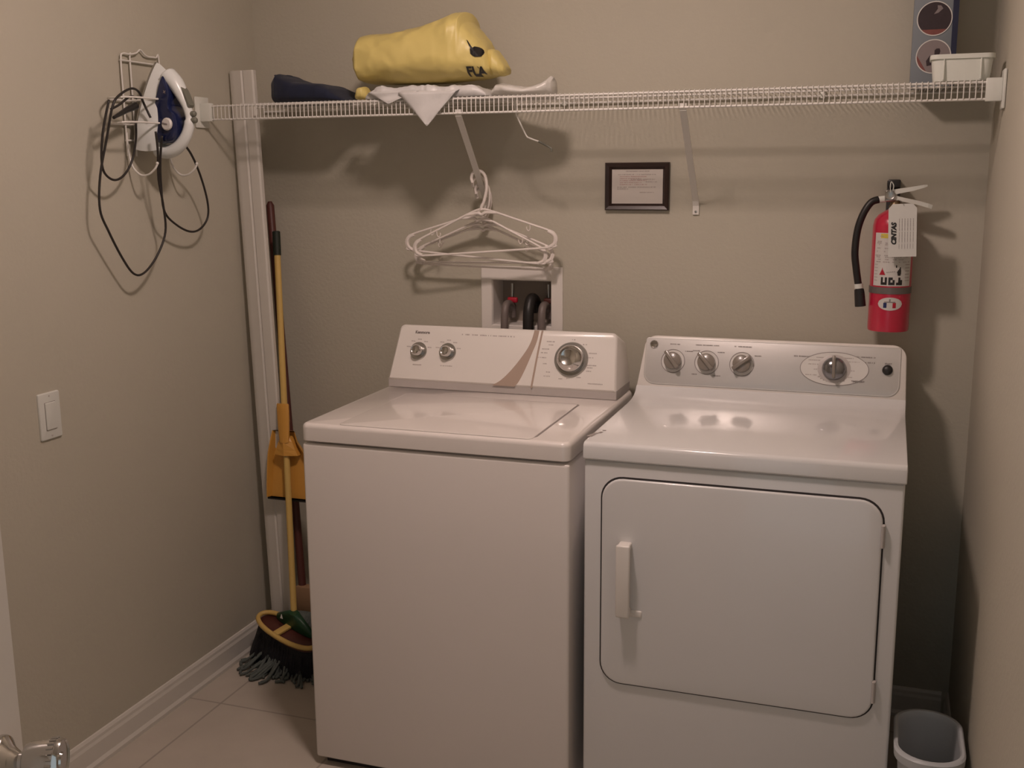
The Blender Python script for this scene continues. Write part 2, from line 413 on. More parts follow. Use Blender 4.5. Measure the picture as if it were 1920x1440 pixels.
big = obj('large_dial', lathe([(0, 0.004), (0.0345, 0.004), (0.036, 0.008), (0.0365, 0.017), (0.0340, 0.024), (0.026, 0.031), (0.0225, 0.033), (0.0205, 0.032), (0, 0.030)], m, 48), M_['chrome'], wash, 50)
obj('dial_ring', lathe([(0, 0), (0.0475, 0), (0.0475, 0.0015), (0.0455, 0.005), (0.0385, 0.005), (0.0375, 0.004), (0, 0.004)], m, 48), M_['steel'], big, 40)
for (x, s, w) in ((1.0290, .1480, .022), (1.031, .1390, .014), (1.0160, .1270, .020), (1.013, .1165, .018), (1.008, .1030, .024), (1.018, .0865, .010), (1.029, .0640, .010),
                  (1.026, .0525, .020), (1.067, .0475, .012), (1.085, .0490, .010), (1.117, .0535, .012), (1.143, .0720, .014), (1.150, .0880, .030), (1.145, .0815, .016),
                  (1.146, .1090, .014), (1.149, .1210, .022), (1.126, .1440, .012), (1.093, .1560, .008), (1.165, .0385, .044)):
    words('printed_word', [(CWM, x-XW-w/2, x-XW+w/2, s)], M_['print_lt'], big)
bm = text_bm('Kenmore', 0.0115, CWM @ Matrix.Translation((0.6477-XW, 0.1580, 0.0004)), bold=0.0004)
obj('brand_name', bm, M_['print_'], con)
bm = dash(bmesh.new(), CWM, 0.768-XW, 0.925-XW, 0.1570, 0.0036, ch=0.0034)
obj('fine_print', bm, M_['print_lt'], con)

# ================================================================ DRYER
XD, YD, DW = 1.258, -0.7399, 0.6892
DY1 = -0.03
dry = thing('clothes_dryer', 'white front-loading clothes dryer right of the washer, silver control panel and large front door', 'dryer', (XD+DW/2, (YD+DY1)/2, 0))
obj('cabinet', box((XD+0.003, YD+0.006, 0.012), (XD+DW-0.003, DY1, 0.8745), 0.006, 3), M_['enamel2'], dry, 40)
for sx in (0.05, DW-0.05):
    for sy in (0.05, 0.62):
        obj('foot', lathe([(0, 0), (0.02, 0), (0.02, 0.008), (0.012, 0.013), (0, 0.013)], Matrix.Translation((XD+sx, YD+sy, 0)), 16), M_['black'], dry, 40)
# deck: flat top that sweeps up into the console at the back, with a rounded front lip
prof = [(-0.05, 0.8755), (YD+0.003, 0.8755), (YD, 0.879), (YD, 0.905), (YD+0.002, 0.911), (YD+0.006, 0.9145), (YD+0.012, 0.916), (-0.30, 0.917), (-0.255, 0.919), (-0.228, 0.924), (-0.208, 0.932), (-0.196, 0.945), (-0.10, 0.945), (-0.05, 0.945)]
rings = []
for x, ins in ((XD, 0.005), (XD+0.0015, 0.0015), (XD+0.006, 0), (XD+DW-0.006, 0), (XD+DW-0.0015, 0.0015), (XD+DW, 0.005)):
    rings.append([Vector((x, y+(ins if y < -0.6 else 0), z-(ins if z > 0.88 else -ins*0.3))) for y, z in prof])
obj('top_panel', loft(bmesh.new(), rings), M_['enamel2'], dry, 35)
obj('logo', dash(dash(bmesh.new(), frame_mtx((1.30, -0.60, 0.9168), (0.15, 1, 0), (-1, 0.15, 0)), -0.095, -0.055, 0.026, 0.012, ch=.011), frame_mtx((1.30, -0.60, 0.9168), (0.15, 1, 0), (-1, 0.15, 0)), -0.055, -0.020, 0.018, 0.008, ch=.009), M_['print_lt'], dry)
DCM = frame_mtx((XD, -0.20, 0.9335), (1, 0, 0), (0, 0.045, 0.14))
Lc = 0.1505
def dout(rt=0.034, ins=0.0):
    o = [(ins, 0.0+ins), (DW-ins, 0.0+ins)]
    for k in range(9):
        a = k/8*PI/2; o.append((DW-0.004-rt+(rt-ins)*math.cos(a), Lc-rt+(rt-ins)*math.sin(a)))
    for k in range(9):
        a = PI/2+k/8*PI/2; o.append((0.014+rt+(rt-ins)*math.cos(a), Lc-rt+(rt-ins)*math.sin(a)))
    return o
base = dout()
backr = []
for x, s in base:
    p = DCM @ Vector((x, s, 0)); backr.append(Vector((p.x, -0.065, p.z-0.032*(s/0.15))))
bm = loft(bmesh.new(), [backr, [DCM @ Vector((x, s, -0.006)) for x, s in base], [DCM @ Vector((x, s, -0.002)) for x, s in dout(ins=0.0015)], [DCM @ Vector((x, s, 0.0)) for x, s in dout(ins=0.005)]])
dcon = obj('console', bm, M_['plastic'], dry, 35)
obj('console_seam', box((XD+0.004, -0.2035, 0.9325), (XD+DW-0.004, -0.19, 0.9352)), M_['ring'], dry)
fasc = obj('control_fascia', prism(rrect(0.019, DW-0.017, 0.0165, 0.1435, 0.03, 8, rs=(0.03, 0.008, 0.008, 0.03)), -0.001, 0.0018, DCM, 0.001), M_['silver'], dry, 40)
ring_ = bmesh.new()
o1 = rrect(0.022, DW-0.020, 0.0185, 0.1415, 0.028, 8, rs=(0.028, 0.008, 0.008, 0.028))
add_tube(ring_, [DCM @ Vector((p[0], p[1], 0.0018)) for p in o1], 0.0008, 5, closed=True)
obj('fascia_bead', ring_, M_['ltgrey'], fasc, 60)
for (x, s, ang) in ((1.3538, .0813, 128), (1.4438, .0815, 132), (1.5362, .0819, 38)):
    m = DCM @ Matrix.Translation((x-XD, s, 0.0018))
    k = obj('selector_knob', lathe([(0, 0.001), (0.0225, 0.001), (0.0235, 0.004), (0.0225, 0.016), (0.019, 0.0185), (0, 0.0185)], m, 40), M_['knob'], dry, 40)
    a = math.radians(ang)
    q = m @ Matrix.Rotation(a, 4, 'Z')
    obj('pointer_ridge', box((-0.027, -0.0055, 0.004), (0.030, 0.0055, 0.027), 0.003, 2, q), M_['knob'], k, 40)
    bm = lathe([(0, 0), (0.0300, 0), (0.0300, 0.0006), (0, 0.0006)], m, 40)
    d = obj('dial_face', bm, M_['ltgrey'], k)
    bm = ring_outline(bmesh.new(), 0.0315, 0.0315, 0.0014, 0, 0, 0, 0.0009, m)
    obj('dial_outline', bm, M_['ring'], k)
for (x0, x1, s, h) in ((1.3435, 1.3690, .1272, .0032), (1.4120, 1.4740, .1280, .0032), (1.5140, 1.5600, .1283, .0034), (1.3850, 1.4060, .1095, .0026), (1.4050, 1.425, .1125, .0026), (1.4690, 1.4900, .1105, .0028),
                       (1.5680, 1.5850, .1055, .0030), (1.4060, 1.4200, .0490, .0028), (1.4620, 1.4850, .0475, .0028), (1.668, 1.712, .1105, .0034), (1.823, 1.868, .1150, .0034), (1.845, 1.868, .1015, .0034)):
    words('printed_word', [(DCM, x0-XD, x1-XD, s, h)], M_['print_'], fasc, z=0.0024)
m = DCM @ Matrix.Translation((1.7695-XD, 0.0815, 0.0018))
el = [(0.0838*math.cos(2*PI*k/64), 0.0425*math.sin(2*PI*k/64)) for k in range(64)]
face = obj('oval_dial_plate', prism(el, 0, 0.0008, m), M_['ltgrey'], dry)
obj('oval_outline', ring_outline(bmesh.new(), 0.0842, 0.0429, 0.0014, 0, 0, 0, 0.0011, m, 64), M_['ring'], face)
it = []
for k in range(9):
    a = math.radians(220+k*10)
    it.append((m @ Matrix.Translation((0.048*math.cos(a), 0.034*math.sin(a), 0)), -0.002, 0.002, 0, 0.004))
for (x0, x1, s) in ((-.066, -.036, .0205), (-.066, -.038, .0100), (-.070, -.040, -.018), (-.045, -.016, .028), (0.012, .045, .029), (0.030, .060, .020), (-.050, -.040, -.003), (.040, .050, -.003), (.035, .045, -.020)):
    it.append((m, x0, x1, s, 0.0024))
words('printed_word', it, M_['print_lt'], face, z=0.0012)
obj('timed_dry_text', text_bm('TIMED DRY', 0.0062, DCM @ Matrix.Translation((1.829-XD, 0.0515, 0.0032)), bold=0.0001), M_['print_'], face)
k = obj('timer_knob', lathe([(0, 0.001), (0.0290, 0.001), (0.0300, 0.006), (0.0270, 0.016), (0.019, 0.0215), (0.008, 0.0235), (0, 0.024)], m, 44), M_['dkchrome'], dry, 60)
obj('timer_dial', lathe([(0, 0), (0.0365, 0.0), (0.0365, 0.0014), (0.031, 0.003), (0, 0.003)], m @ Matrix.Scale(1.12, 4, (1, 0, 0)), 44), M_['grey_pl'], k, 40)
obj('pointer_ridge', box((-0.0042, -0.027, 0.004), (0.0042, 0.031, 0.032), 0.003, 2, m @ Matrix.Rotation(0.03, 4, 'Z')), M_['knob'], k, 40)
m = DCM @ Matrix.Translation((1.8987-XD, 0.0850, 0.0018))
obj('start_button', lathe([(0, 0), (0.0128, 0), (0.0128, 0.004), (0.0105, 0.009), (0.0055, 0.011), (0, 0.0115)], m, 32), M_['black'], dry, 60)
obj('start_text', text_bm('START', 0.0058, DCM @ Matrix.Translation((1.9000-XD, 0.1005, 0.0022)), bold=0.0001), M_['print_'], fasc)
m = DCM @ Matrix.Translation((1.2994-XD, 0.1250, 0.0018))
obj('medallion', lathe([(0, 0), (0.0112, 0), (0.0112, 0.002), (0.0092, 0.004), (0.0085, 0.0026), (0, 0.0032)], m, 32), M_['chrome'], dry, 60)
# door
FM = frame_mtx((0, YD+0.006, 0), (1, 0, 0), (0, 0, 1))
dro = rrect(1.304, 1.905, 0.345, 0.836, 0.048, 8)
# the bottom edge runs almost level
obj('door_gap', prism(rrect(1.3005, 1.9085, 0.3415, 0.8405, 0.051, 8), -0.002, 0.0008, FM), M_['gap'], dry)
door = obj('door', prism(dro, 0.0, 0.007, FM, 0.004), M_['enamel2'], dry, 40)
HM = FM
bm = bmesh.new()
add_box(bm, (1.345, 0.521, 0.030), (1.377, 0.692, 0.040), 0.004, 3, HM)
add_box(bm, (1.347, 0.676, 0.005), (1.375, 0.692, 0.036), 0.004, 3, HM)
add_box(bm, (1.347, 0.521, 0.005), (1.375, 0.537, 0.036), 0.004, 3, HM)
add_box(bm, (1.344, 0.514, 0.004), (1.400, 0.530, 0.010), 0.003, 3, HM)
obj('handle', bm, M_['plastic'], door, 40)
for z in (0.735, 0.386):
    bm = box((1.903, z, 0.0), (1.911, z+0.052, 0.008), 0.002, 2, FM)
    add_tube(bm, [FM @ Vector((1.906, z+0.002, 0.009)), FM @ Vector((1.906, z+0.050, 0.009))], 0.0035, 10)
    obj('hinge', bm, M_['grey_pl'], dry, 40)

# ================================================================ WIRE SHELF
ZS, YS = 1.7053, -0.3028
sh = thing('wire_shelf', 'white wire shelf running wall to wall above the washer and dryer', 'shelf', (RW/2, 0, ZS))
LIP = 0.040; n = int((RW-0.06)/0.0127)
bm = bmesh.new(); lp = bmesh.new()
for i in range(n+1):
    x = 0.036+i*(RW-0.072)/n
    if x > 0.125: add_tube(bm, [(x, -0.006, ZS+0.001), (x, YS-0.002, ZS+0.001)], 0.00135, 6)
    add_tube(lp, [(x, YS-0.0045, ZS+0.001), (x, YS-0.0045, ZS-LIP)], 0.00135, 6)
for y, x0 in ((-0.010, 0.03), (-0.205, 0.125)):
    add_tube(bm, [(x0, y, ZS-0.004), (RW-0.004, y, ZS-0.004)], 0.0027, 8)
obj('shelf_wires', bm, M_['wire'], sh, 60)
for z in (ZS-0.003, ZS-LIP): add_tube(lp, [(0.008, YS-0.001, z), (RW-0.008, YS-0.001, z)], 0.0029, 8)
obj('front_lip', lp, M_['wire'], sh, 60)
for s, x in ((1, 0.001), (-1, RW-0.001)):
    x2 = x+s*0.040; x3 = x+s*0.006
    bm = bmesh.new()
    add_box(bm, (min(x3, x2), YS-0.011, ZS-LIP-0.005), (max(x3, x2), YS+0.008, ZS+0.006), 0.002)
    add_box(bm, (min(x, x3), YS-0.028, ZS-LIP-0.022), (max(x, x3), YS+0.035, ZS+0.024), 0.002)
    obj('end_bracket', bm, M_['wirew'], sh, 40)
def brace(xt, xf, name='support_brace'):
    bm = bmesh.new()
    P = [Vector((xt, YS+0.002, ZS-LIP+0.010)), Vector((xt, YS+0.004, ZS-LIP-0.006)), Vector((xf, -0.012, 1.432)), Vector((xf, -0.0035, 1.418)), Vector((xf, -0.0035, 1.394))]
    rings = []
    for i, p in enumerate(P):
        w = 0.0085
        a = P[max(0, i-1)]; b = P[min(len(P)-1, i+1)]; t = (b-a).normalized(); nn = t.cross(Vector((1, 0, 0))).normalized()
        rings.append([p+Vector((-w, 0, 0))-nn*0.002, p+Vector((w, 0, 0))-nn*0.002, p+Vector((w, 0, 0))+nn*0.002, p+Vector((-w, 0, 0))+nn*0.002])
    loft(bm, rings)
    b = obj(name, bm, M_['wire'], sh)
    obj('screw', lathe([(0, 0), (0.0035, 0), (0.003, 0.002), (0, 0.0025)], WALLB @ Matrix.Translation((xf, 1.402, 0.0055)), 16), M_['steel'], b, 40)
brace(0.794, 0.762); brace(1.388, 1.376)
for x in (1.0, 1.7):
    obj('wall_clip', box((x-0.006, -0.016, ZS-0.010), (x+0.006, -0.0005, ZS+0.010), 0.002), M_['wirew'], sh, 40)

# ================================================================ ON THE SHELF
def lumps(x_sections, amp, seed, power=0.75, seg=40, sub=6):
    """closed cloth-like body from cross-sections (x, y_front, y_back, z_bottom, z_top)"""
    P = []
    keys = x_sections
    for i in range(len(keys)-1):
        for s in range(sub):
            t = s/sub; t2 = t*t*(3-2*t)*0.4+t*0.6
            P.append([keys[i][k]*(1-t2)+keys[i+1][k]*t2 for k in range(5)])
    P.append(list(keys[-1]))
    rings = []
    for (x, y0, y1, z0, z1) in P:
        r = []
        for k in range(seg):
            a = 2*PI*k/seg; c, s = math.cos(a), math.sin(a)
            u = math.copysign(abs(c)**power, c); v = math.copysign(abs(s)**power, s)
            p = Vector((x, (y0+y1)/2+(y1-y0)/2*u, (z0+z1)/2+(z1-z0)/2*v))
            rg = abs(noise.noise(p*26+Vector((0, seed, 0))))*abs(noise.noise(p*9+Vector((seed, 0, 4))))
            d = noise.noise_vector(p*14+Vector((seed, 0, 0)))*amp*0.8 + Vector((0, 1, 0))*math.copysign(1, y1+y0-2*p.y)*rg*amp*3.0 + noise.noise_vector(p*45+Vector((0, seed, 0)))*amp*0.25
            w = min(1, (z1-z0)/0.03); low = max(0, min(1, (p.z-z0)/0.02+0.15))
            p += Vector((d.x*0.6, d.y, d.z*low))*w
            p.z = max(p.z, z0)
            r.append(p)
        rings.append(r)
    return loft(bmesh.new(), rings)
# white plastic sheet under the yellow bag
ZT = ZS+0.0028
def sheet_body():
    nx, ny = 80, 26; x0, x1, y0, y1 = 0.525, 0.872, -0.302, -0.070
    bm = bmesh.new(); top = []; bot = []
    for i in range(nx+1):
        ta = []; tb = []
        for j in range(ny+1):
            u, v = i/nx, j/ny; x = x0+(x1-x0)*u; y = y0+(y1-y0)*v
            e = min(1, min(u, 1-u)*9, (v+0.16)*6, (1-v)*5); e = max(0, e)
            h = 0.029*(e**0.5)*(1-0.25*max(0, u-0.5))
            h += e*(0.008*noise.noise(Vector((x*22, y*14, 3)))+0.006*abs(noise.noise(Vector((x*60, y*30, 9)))))
            h = max(0.0025, h)
            yy = y+0.008*noise.noise(Vector((x*20, y*20, 5)))*(v > 0)
            if j == 0: yy = y+0.004*noise.noise(Vector((x*40, 0, 1)))
            ta.append(bm.verts.new((x, yy, ZT+h))); tb.append(bm.verts.new((x, yy, ZT+0.0006)))
        top.append(ta); bot.append(tb)
    for i in range(nx):
        for j in range(ny):
            bm.faces.new((top[i][j], top[i+1][j], top[i+1][j+1], top[i][j+1])); bm.faces.new((bot[i][j+1], bot[i+1][j+1], bot[i+1][j], bot[i][j]))
    for i in range(nx):
        bm.faces.new((bot[i][0], bot[i+1][0], top[i+1][0], top[i][0])); bm.faces.new((top[i][ny], top[i+1][ny], bot[i+1][ny], bot[i][ny]))
    for j in range(ny):
        bm.faces.new((top[0][j], top[0][j+1], bot[0][j+1], bot[0][j])); bm.faces.new((bot[nx][j], bot[nx][j+1], top[nx][j+1], top[nx][j]))
    return bm
t = thing('folded_sheet', 'white plastic sheet folded under the yellow bag, one corner hanging over the shelf edge', 'sheet', (0.70, -0.19, ZT))
obj('folded_layers', sheet_body(), M_['sheet'], t, 180)
def flap(xl, xr, tipx, tipz, y0):
    N = 16; rings_f = []; bm = bmesh.new()
    rows = []
    for j in range(N+1):
        v = j/N; row = []
        z = (ZT+0.018)*(1-v)+tipz*v
        a = xl*(1-v)+tipx*v; b = xr*(1-v)+(tipx+0.002)*v
        for i in range(11):
            u = i/10; x = a+(b-a)*u
            y = y0-0.004*math.sin(u*PI*2.2)*(1-v)-0.006*v-0.0015*math.sin(v*9+u*3)
            if j == 0: y += 0.016
            row.append((x, y, z))
        rows.append(row)
    fr = [[bm.verts.new(p) for p in r] for r in rows]; bk = [[bm.verts.new((p[0], p[1]+0.0015, p[2])) for p in r] for r in rows]
    for j in range(N):
        for i in range(10):
            bm.faces.new((fr[j][i], fr[j+1][i], fr[j+1][i+1], fr[j][i+1])); bm.faces.new((bk[j][i], bk[j][i+1], bk[j+1][i+1], bk[j+1][i]))
    for j in range(N):
        bm.faces.new((fr[j][0], bk[j][0], bk[j+1][0], fr[j+1][0])); bm.faces.new((fr[j][10], fr[j+1][10], bk[j+1][10], bk[j][10]))
    for i in range(10):
        bm.faces.new((fr[0][i], fr[0][i+1], bk[0][i+1], bk[0][i])); bm.faces.new((fr[N][i], bk[N][i], bk[N][i+1], fr[N][i+1]))
    return bm
obj('hanging_corner', flap(0.625, 0.800, 0.712, 1.634, -0.3165), M_['sheet'], t, 180)
obj('front_fold', flap(0.535, 0.690, 0.600, 1.694, -0.3125), M_['sheet'], t, 180)
# crumpled clear film right of it
t = thing('plastic_film', 'crumpled clear plastic wrap lying on the shelf right of the yellow bag', 'plastic wrap', (0.95, -0.2, ZT))
sec = [(0.876, -0.27, -0.12, ZT, ZT+0.016), (0.89, -0.29, -0.11, ZT, ZT+0.034), (0.92, -0.295, -0.12, ZT, ZT+0.027), (0.97, -0.29, -0.14, ZT, ZT+0.024), (1.01, -0.28, -0.16, ZT, ZT+0.030), (1.030, -0.27, -0.18, ZT, ZT+0.045), (1.038, -0.26, -0.20, ZT, ZT+0.040)]
obj('crumpled_wrap', lumps(sec, 0.011, 3), M_['film'], t, 180)
# yellow bag
ZB = 1.7490
bag = thing('yellow_bag', 'stuffed bright yellow plastic bag with black lettering on the shelf', 'bag', (0.66, -0.19, ZB))
sec = [(0.467, -0.26, -0.14, 1.795, 1.825), (0.474, -0.27, -0.12, 1.775, 1.852), (0.490, -0.292, -0.09, 1.757, 1.880), (0.54, -0.300, -0.07, ZB+.006, 1.886), (0.60, -0.302, -0.065, ZB+.004, 1.891),
       (0.66, -0.302, -0.065, ZB+.004, 1.902), (0.72, -0.300, -0.07, ZB+.004, 1.916), (0.765, -0.298, -0.08, ZB+.006, 1.928), (0.788, -0.294, -0.09, ZB+.008, 1.930), (0.796, -0.291, -0.10, ZB+.009, 1.906), (0.812, -0.287, -0.10, ZB+.01, 1.888), (0.835, -0.28, -0.11, ZB+.012, 1.858), (0.856, -0.265, -0.13, ZB+.016, 1.818), (0.864, -0.25, -0.15, ZB+.024, 1.800)]
bm = lumps(sec, 0.010, 11, power=0.72, seg=60, sub=8)
bvh = BVHTree.FromBMesh(bm)
obj('stuffed_body', bm, M_['yellow'], bag, 180)
sec = [(0.852, -0.24, -0.16, 1.768, 1.836), (0.868, -0.25, -0.15, 1.764, 1.834), (0.885, -0.245, -0.16, 1.764, 1.812), (0.897, -0.235, -0.17, 1.768, 1.790)]
obj('loose_end', lumps(sec, 0.006, 5, sub=5), M_['yellow'], bag, 180)
sec = [(0.488, -0.29, -0.25, ZT+.002, ZT+.018), (0.498, -0.30, -0.24, ZT+.001, ZT+.034), (0.512, -0.30, -0.24, ZT+.001, ZT+.036), (0.523, -0.29, -0.25, ZT+.001, ZT+.022)]
obj('tucked_corner', lumps(sec, 0.004, 8, sub=4, seg=24), M_['yellow'], bag, 180)
def drape_on(bm, tree, lift=0.0022):
    bmesh.ops.triangulate(bm, faces=bm.faces)
    for _ in range(3): bmesh.ops.subdivide_edges(bm, edges=[e for e in bm.edges if e.calc_length() > 0.0035], cuts=1, use_grid_fill=True); bmesh.ops.triangulate(bm, faces=bm.faces)
    for v in bm.verts:
        hit = tree.ray_cast(Vector((v.co.x, -1.0, v.co.z)), Vector((0, 1, 0)))
        if hit[0] is not None: v.co.y = hit[0].y - lift - (v.co.y+0.3)*0
        else:
            near = tree.find_nearest(v.co); v.co = near[0] + Vector((0, -lift, 0))
    return bm
bm = text_bm('FLA', 0.030, frame_mtx((0.832, -0.3, 1.7725), (1, 0, 0.0), (0.08, 0, 1)), ext=0.0, bold=0.0012)
obj('lettering', drape_on(bm, bvh), M_['black'], bag)
bm = prism([(0.030*0.5*math.cos(2*PI*k/14)*(1+.12*math.sin(3*k)), 0.013*math.sin(2*PI*k/14)) for k in range(14)], 0, 0.0, frame_mtx((0.838, -0.3, 1.8215), (1, 0, -0.5), (0.5, 0, 1)))
obj('tie_print', drape_on(bm, bvh), M_['black'], bag)
bm = prism([(0.812, 1.853), (0.816, 1.850), (0.832, 1.828), (0.826, 1.828)], 0, 0, WALLB)
obj('tie_string', drape_on(bm, bvh), M_['black'], bag)
# navy pouch
t = thing('navy_pouch', 'dark navy fabric pouch slumped on the shelf left of the yellow bag', 'pouch', (0.32, -0.19, ZT))
sec = [(0.212, -0.24, -0.15, ZT, ZT+0.055), (0.216, -0.27, -0.12, ZT, 1.776), (0.232, -0.285, -0.11, ZT, 1.789), (0.245, -0.29, -0.10, ZT, 1.782), (0.268, -0.295, -0.09, ZT, 1.774), (0.288, -0.295, -0.09, ZT, 1.765), (0.335, -0.295, -0.09, ZT, 1.762), (0.368, -0.295, -0.09, ZT, 1.758), (0.40, -0.29, -0.10, ZT, 1.744), (0.425, -0.28, -0.12, ZT, 1.724), (0.440, -0.26, -0.14, ZT, ZT+.004)]
obj('fabric_body', lumps(sec, 0.0025, 21, power=0.5), M_['navy'], t, 180)
sec = [(0.192, -0.21, -0.19, 1.786, 1.792), (0.200, -0.215, -0.18, 1.779, 1.792), (0.214, -0.22, -0.17, 1.768, 1.788), (0.236, -0.23, -0.17, 1.768, 1.790)]
obj('pull_tab', lumps(sec, 0.002, 2, seg=20), M_['navy'], t, 180)
# bent metal rod hanging through the shelf
t = thing('bent_rod', 'thin white metal rod with bent dark tip hanging under the shelf', 'hook')
t.location = (0.93, -0.2, ZS); OFF[t.name] = Vector((0.93, -0.2, ZS))
P = smooth_path([(0.915, -0.222, ZS+0.006), (0.921, -0.213, ZS-0.004), (0.922, -0.205, 1.668), (0.947, -0.2, 1.612), (0.958, -0.2, 1.602), (0.985, -0.2, 1.592)], 5)
obj('rod', tube(P, 0.0022, 8), M_['wire'], t, 60)
obj('tip', tube(smooth_path([(0.984, -0.2, 1.5925), (1.012, -0.2, 1.578), (1.020, -0.2, 1.572), (1.019, -0.2, 1.565)], 5), 0.0027, 8), M_['iron_g'], t, 60, label='dark rubber tip')

# carton with round pictures
t = thing('tall_carton', 'tall blue-grey carton with two round pictures standing at the right end of the shelf', 'box', (1.960, -0.08, ZT))
X0, X1, Y0, Y1, ZC = 1.910, 2.011, -0.13, -0.03, 2.08
ct = obj('carton', box((X0, Y0, ZT), (X1, Y1, ZC), 0.001), M_['box'], t, 40)
BM = frame_mtx((0, Y0, 0), (1, 0, 0), (0, 0, 1))
obj('blue_edge_stripe', prism([(1.9985, ZT+.001), (X1-.0005, ZT+.001), (X1-.0005, ZC-.002), (1.9965, ZC-.002)], 0, 0.0008, BM), M_['boxd'], ct)
def pic(cz, cx, m1, m2, extra):
    m = BM @ Matrix.Translation((cx, cz, 0))
    d = obj('round_picture', lathe([(0, 0), (0.0380, 0), (0.0380, 0.0009), (0, 0.0009)], m, 40), m1, ct)
    seg = [(0.0375*math.cos(math.radians(a)), 0.0375*math.sin(math.radians(a))) for a in extra]
    obj('picture_patch', prism(seg, 0, 0.0013, m), m2, d)
    obj('picture_rim', ring_outline(bmesh.new(), 0.0388, 0.0388, 0.0022, 0, 0, 0, 0.0016, m, 44), M_['ltgrey'], d)
    return d, m
d, m = pic(1.866, 1.9575, M_['dkpic'], M_['rdpic'], range(222, 319, 8))
obj('picture_figure', prism([(-0.002, 0.010), (0.008, 0.013), (0.018, 0.022), (0.013, 0.029), (0.005, 0.030), (0.006, 0.022)], 0, 0.0015, m), M_['gypic'], d)
d, m = pic(1.7785, 1.9600, M_['gypic'], M_['rdpic'], range(175, 250, 8))
obj('picture_figure', prism([(0.002, 0.000), (0.002, 0.014), (0.006, 0.018), (0.013, 0.018), (0.015, 0.012), (0.012, 0.0)], 0, 0.0015, m), M_['dkpic'], d)
obj('picture_figure', prism([(-0.014, -0.022), (-0.016, -0.010), (-0.008, 0.002), (0.004, 0.0), (0.006, -0.018)], 0, 0.0015, m), M_['dkpic'], d)
# white basket
t = thing('white_basket', 'small white plastic basket on the shelf in front of the tall carton', 'basket', (2.02, -0.26, ZT))
def bring(ins, z, r=0.02): return [Vector((p[0], p[1], z)) for p in rrect(1.951+ins, 2.086-ins, -0.300+ins, -0.212-ins, r)]
zt, zb = 1.7665, ZT
obj('tub', loft(bmesh.new(), [bring(0.008, zb), bring(0.003, zt-0.012), bring(0.003, zt-0.010), bring(-0.001, zt-0.010), bring(-0.001, zt), bring(0.004, zt), bring(0.010, zb+0.004)]), M_['basket'], t, 30)
for x in (1.978, 2.056): obj('rib', box((x, -0.301, zb+0.002), (x+0.003, -0.2925, zt-0.010), 0.001), M_['basket'], t)

# ================================================================ HANGERS
def make_hanger(name, label):
    t = thing(name, label, 'hanger', (0, 0, 0), 'white plastic hangers on the shelf brace')
    r = 0.0032
    hk = [(-0.0190, 0, -0.030), (-0.0215, 0, -0.018), (-0.017, 0, -0.005), (-0.004, 0, 0.0015), (0.010, 0, -0.0015), (0.019, 0, -0.013), (0.022, 0, -0.030), (0.020, 0, -0.055), (0.010, 0, -0.085), (0.002, 0, -0.098), (0.0, 0, -0.108)]
    bm = tube(smooth_path(hk, 4), 0.0046, 8, flat=1.0); obj('hook', bm, M_['hanger'], t, 60, local=True)
    pts = [(0, 0, -0.106), (0.03, 0, -0.113), (0.11, 0, -0.145), (0.192, 0, -0.178), (0.208, 0, -0.188), (0.214, 0, -0.203), (0.208, 0, -0.219), (0.192, 0, -0.226),
           (0.0, 0, -0.227), (-0.192, 0, -0.226), (-0.208, 0, -0.219), (-0.214, 0, -0.203), (-0.208, 0, -0.188), (-0.192, 0, -0.178), (-0.11, 0, -0.145), (-0.03, 0, -0.113)]
    bm = tube(smooth_path(pts, 4, closed=True), r, 8, closed=True)
    add_tube(bm, smooth_path([(-0.045, 0, -0.119), (-0.012, 0, -0.116), (0, 0, -0.121), (0.012, 0, -0.116), (0.045, 0, -0.119)], 4), 0.0042, 8)
    for s in (-1, 1):
        for q in (0.197, ): add_tube(bm, smooth_path([(s*0.190, 0, -0.180), (s*0.205, 0, -0.190), (s*0.2095, 0, -0.203), (s*0.205, 0, -0.217), (s*0.190, 0, -0.2255)], 5), 0.0052, 8)
    obj('frame', bm, M_['hanger'], t, 60, local=True)
    for s in (-1, 1):
        bm = tube(smooth_path([(s*0.139, 0, -0.158), (s*0.139, 0, -0.170), (s*0.134, 0, -0.176), (s*0.129, 0, -0.170), (s*0.129, 0, -0.164)], 4), 0.0018, 6)
        obj('strap_notch', bm, M_['hanger'], t, 60, local=True)
    return t
def copy_tree(o, parent=None):
    c = o.copy(); COL.objects.link(c); c.parent = parent
    for ch in list(o.children): copy_tree(ch, c)
    return c
labs = ['frontmost white plastic hanger on the shelf brace, its left end hanging lowest', 'second white hanger from the front, tilted so its left end is highest',
        'third white hanger from the front, its left tip hanging low', 'white plastic hanger closest to the wall on the shelf brace']
hs = make_hanger('clothes_hanger', labs[0])
for i, (y, roll, yaw) in enumerate(((-0.108, 4.2, 4), (-0.086, -5.0, 3), (-0.066, 1.0, -2), (-0.048, -1.5, 1))):
    o = hs if i == 0 else copy_tree(hs)
    o['label'] = labs[i]
    bx = 0.762+0.032*(abs(y)-0.012)/0.288
    bz = 1.432+(ZS-LIP-0.006-1.432)*(abs(y)-0.012)/0.288
    o.location = (bx+0.002, y, bz+0.0075)
    o.rotation_euler = (0, math.radians(-roll), math.radians(yaw))

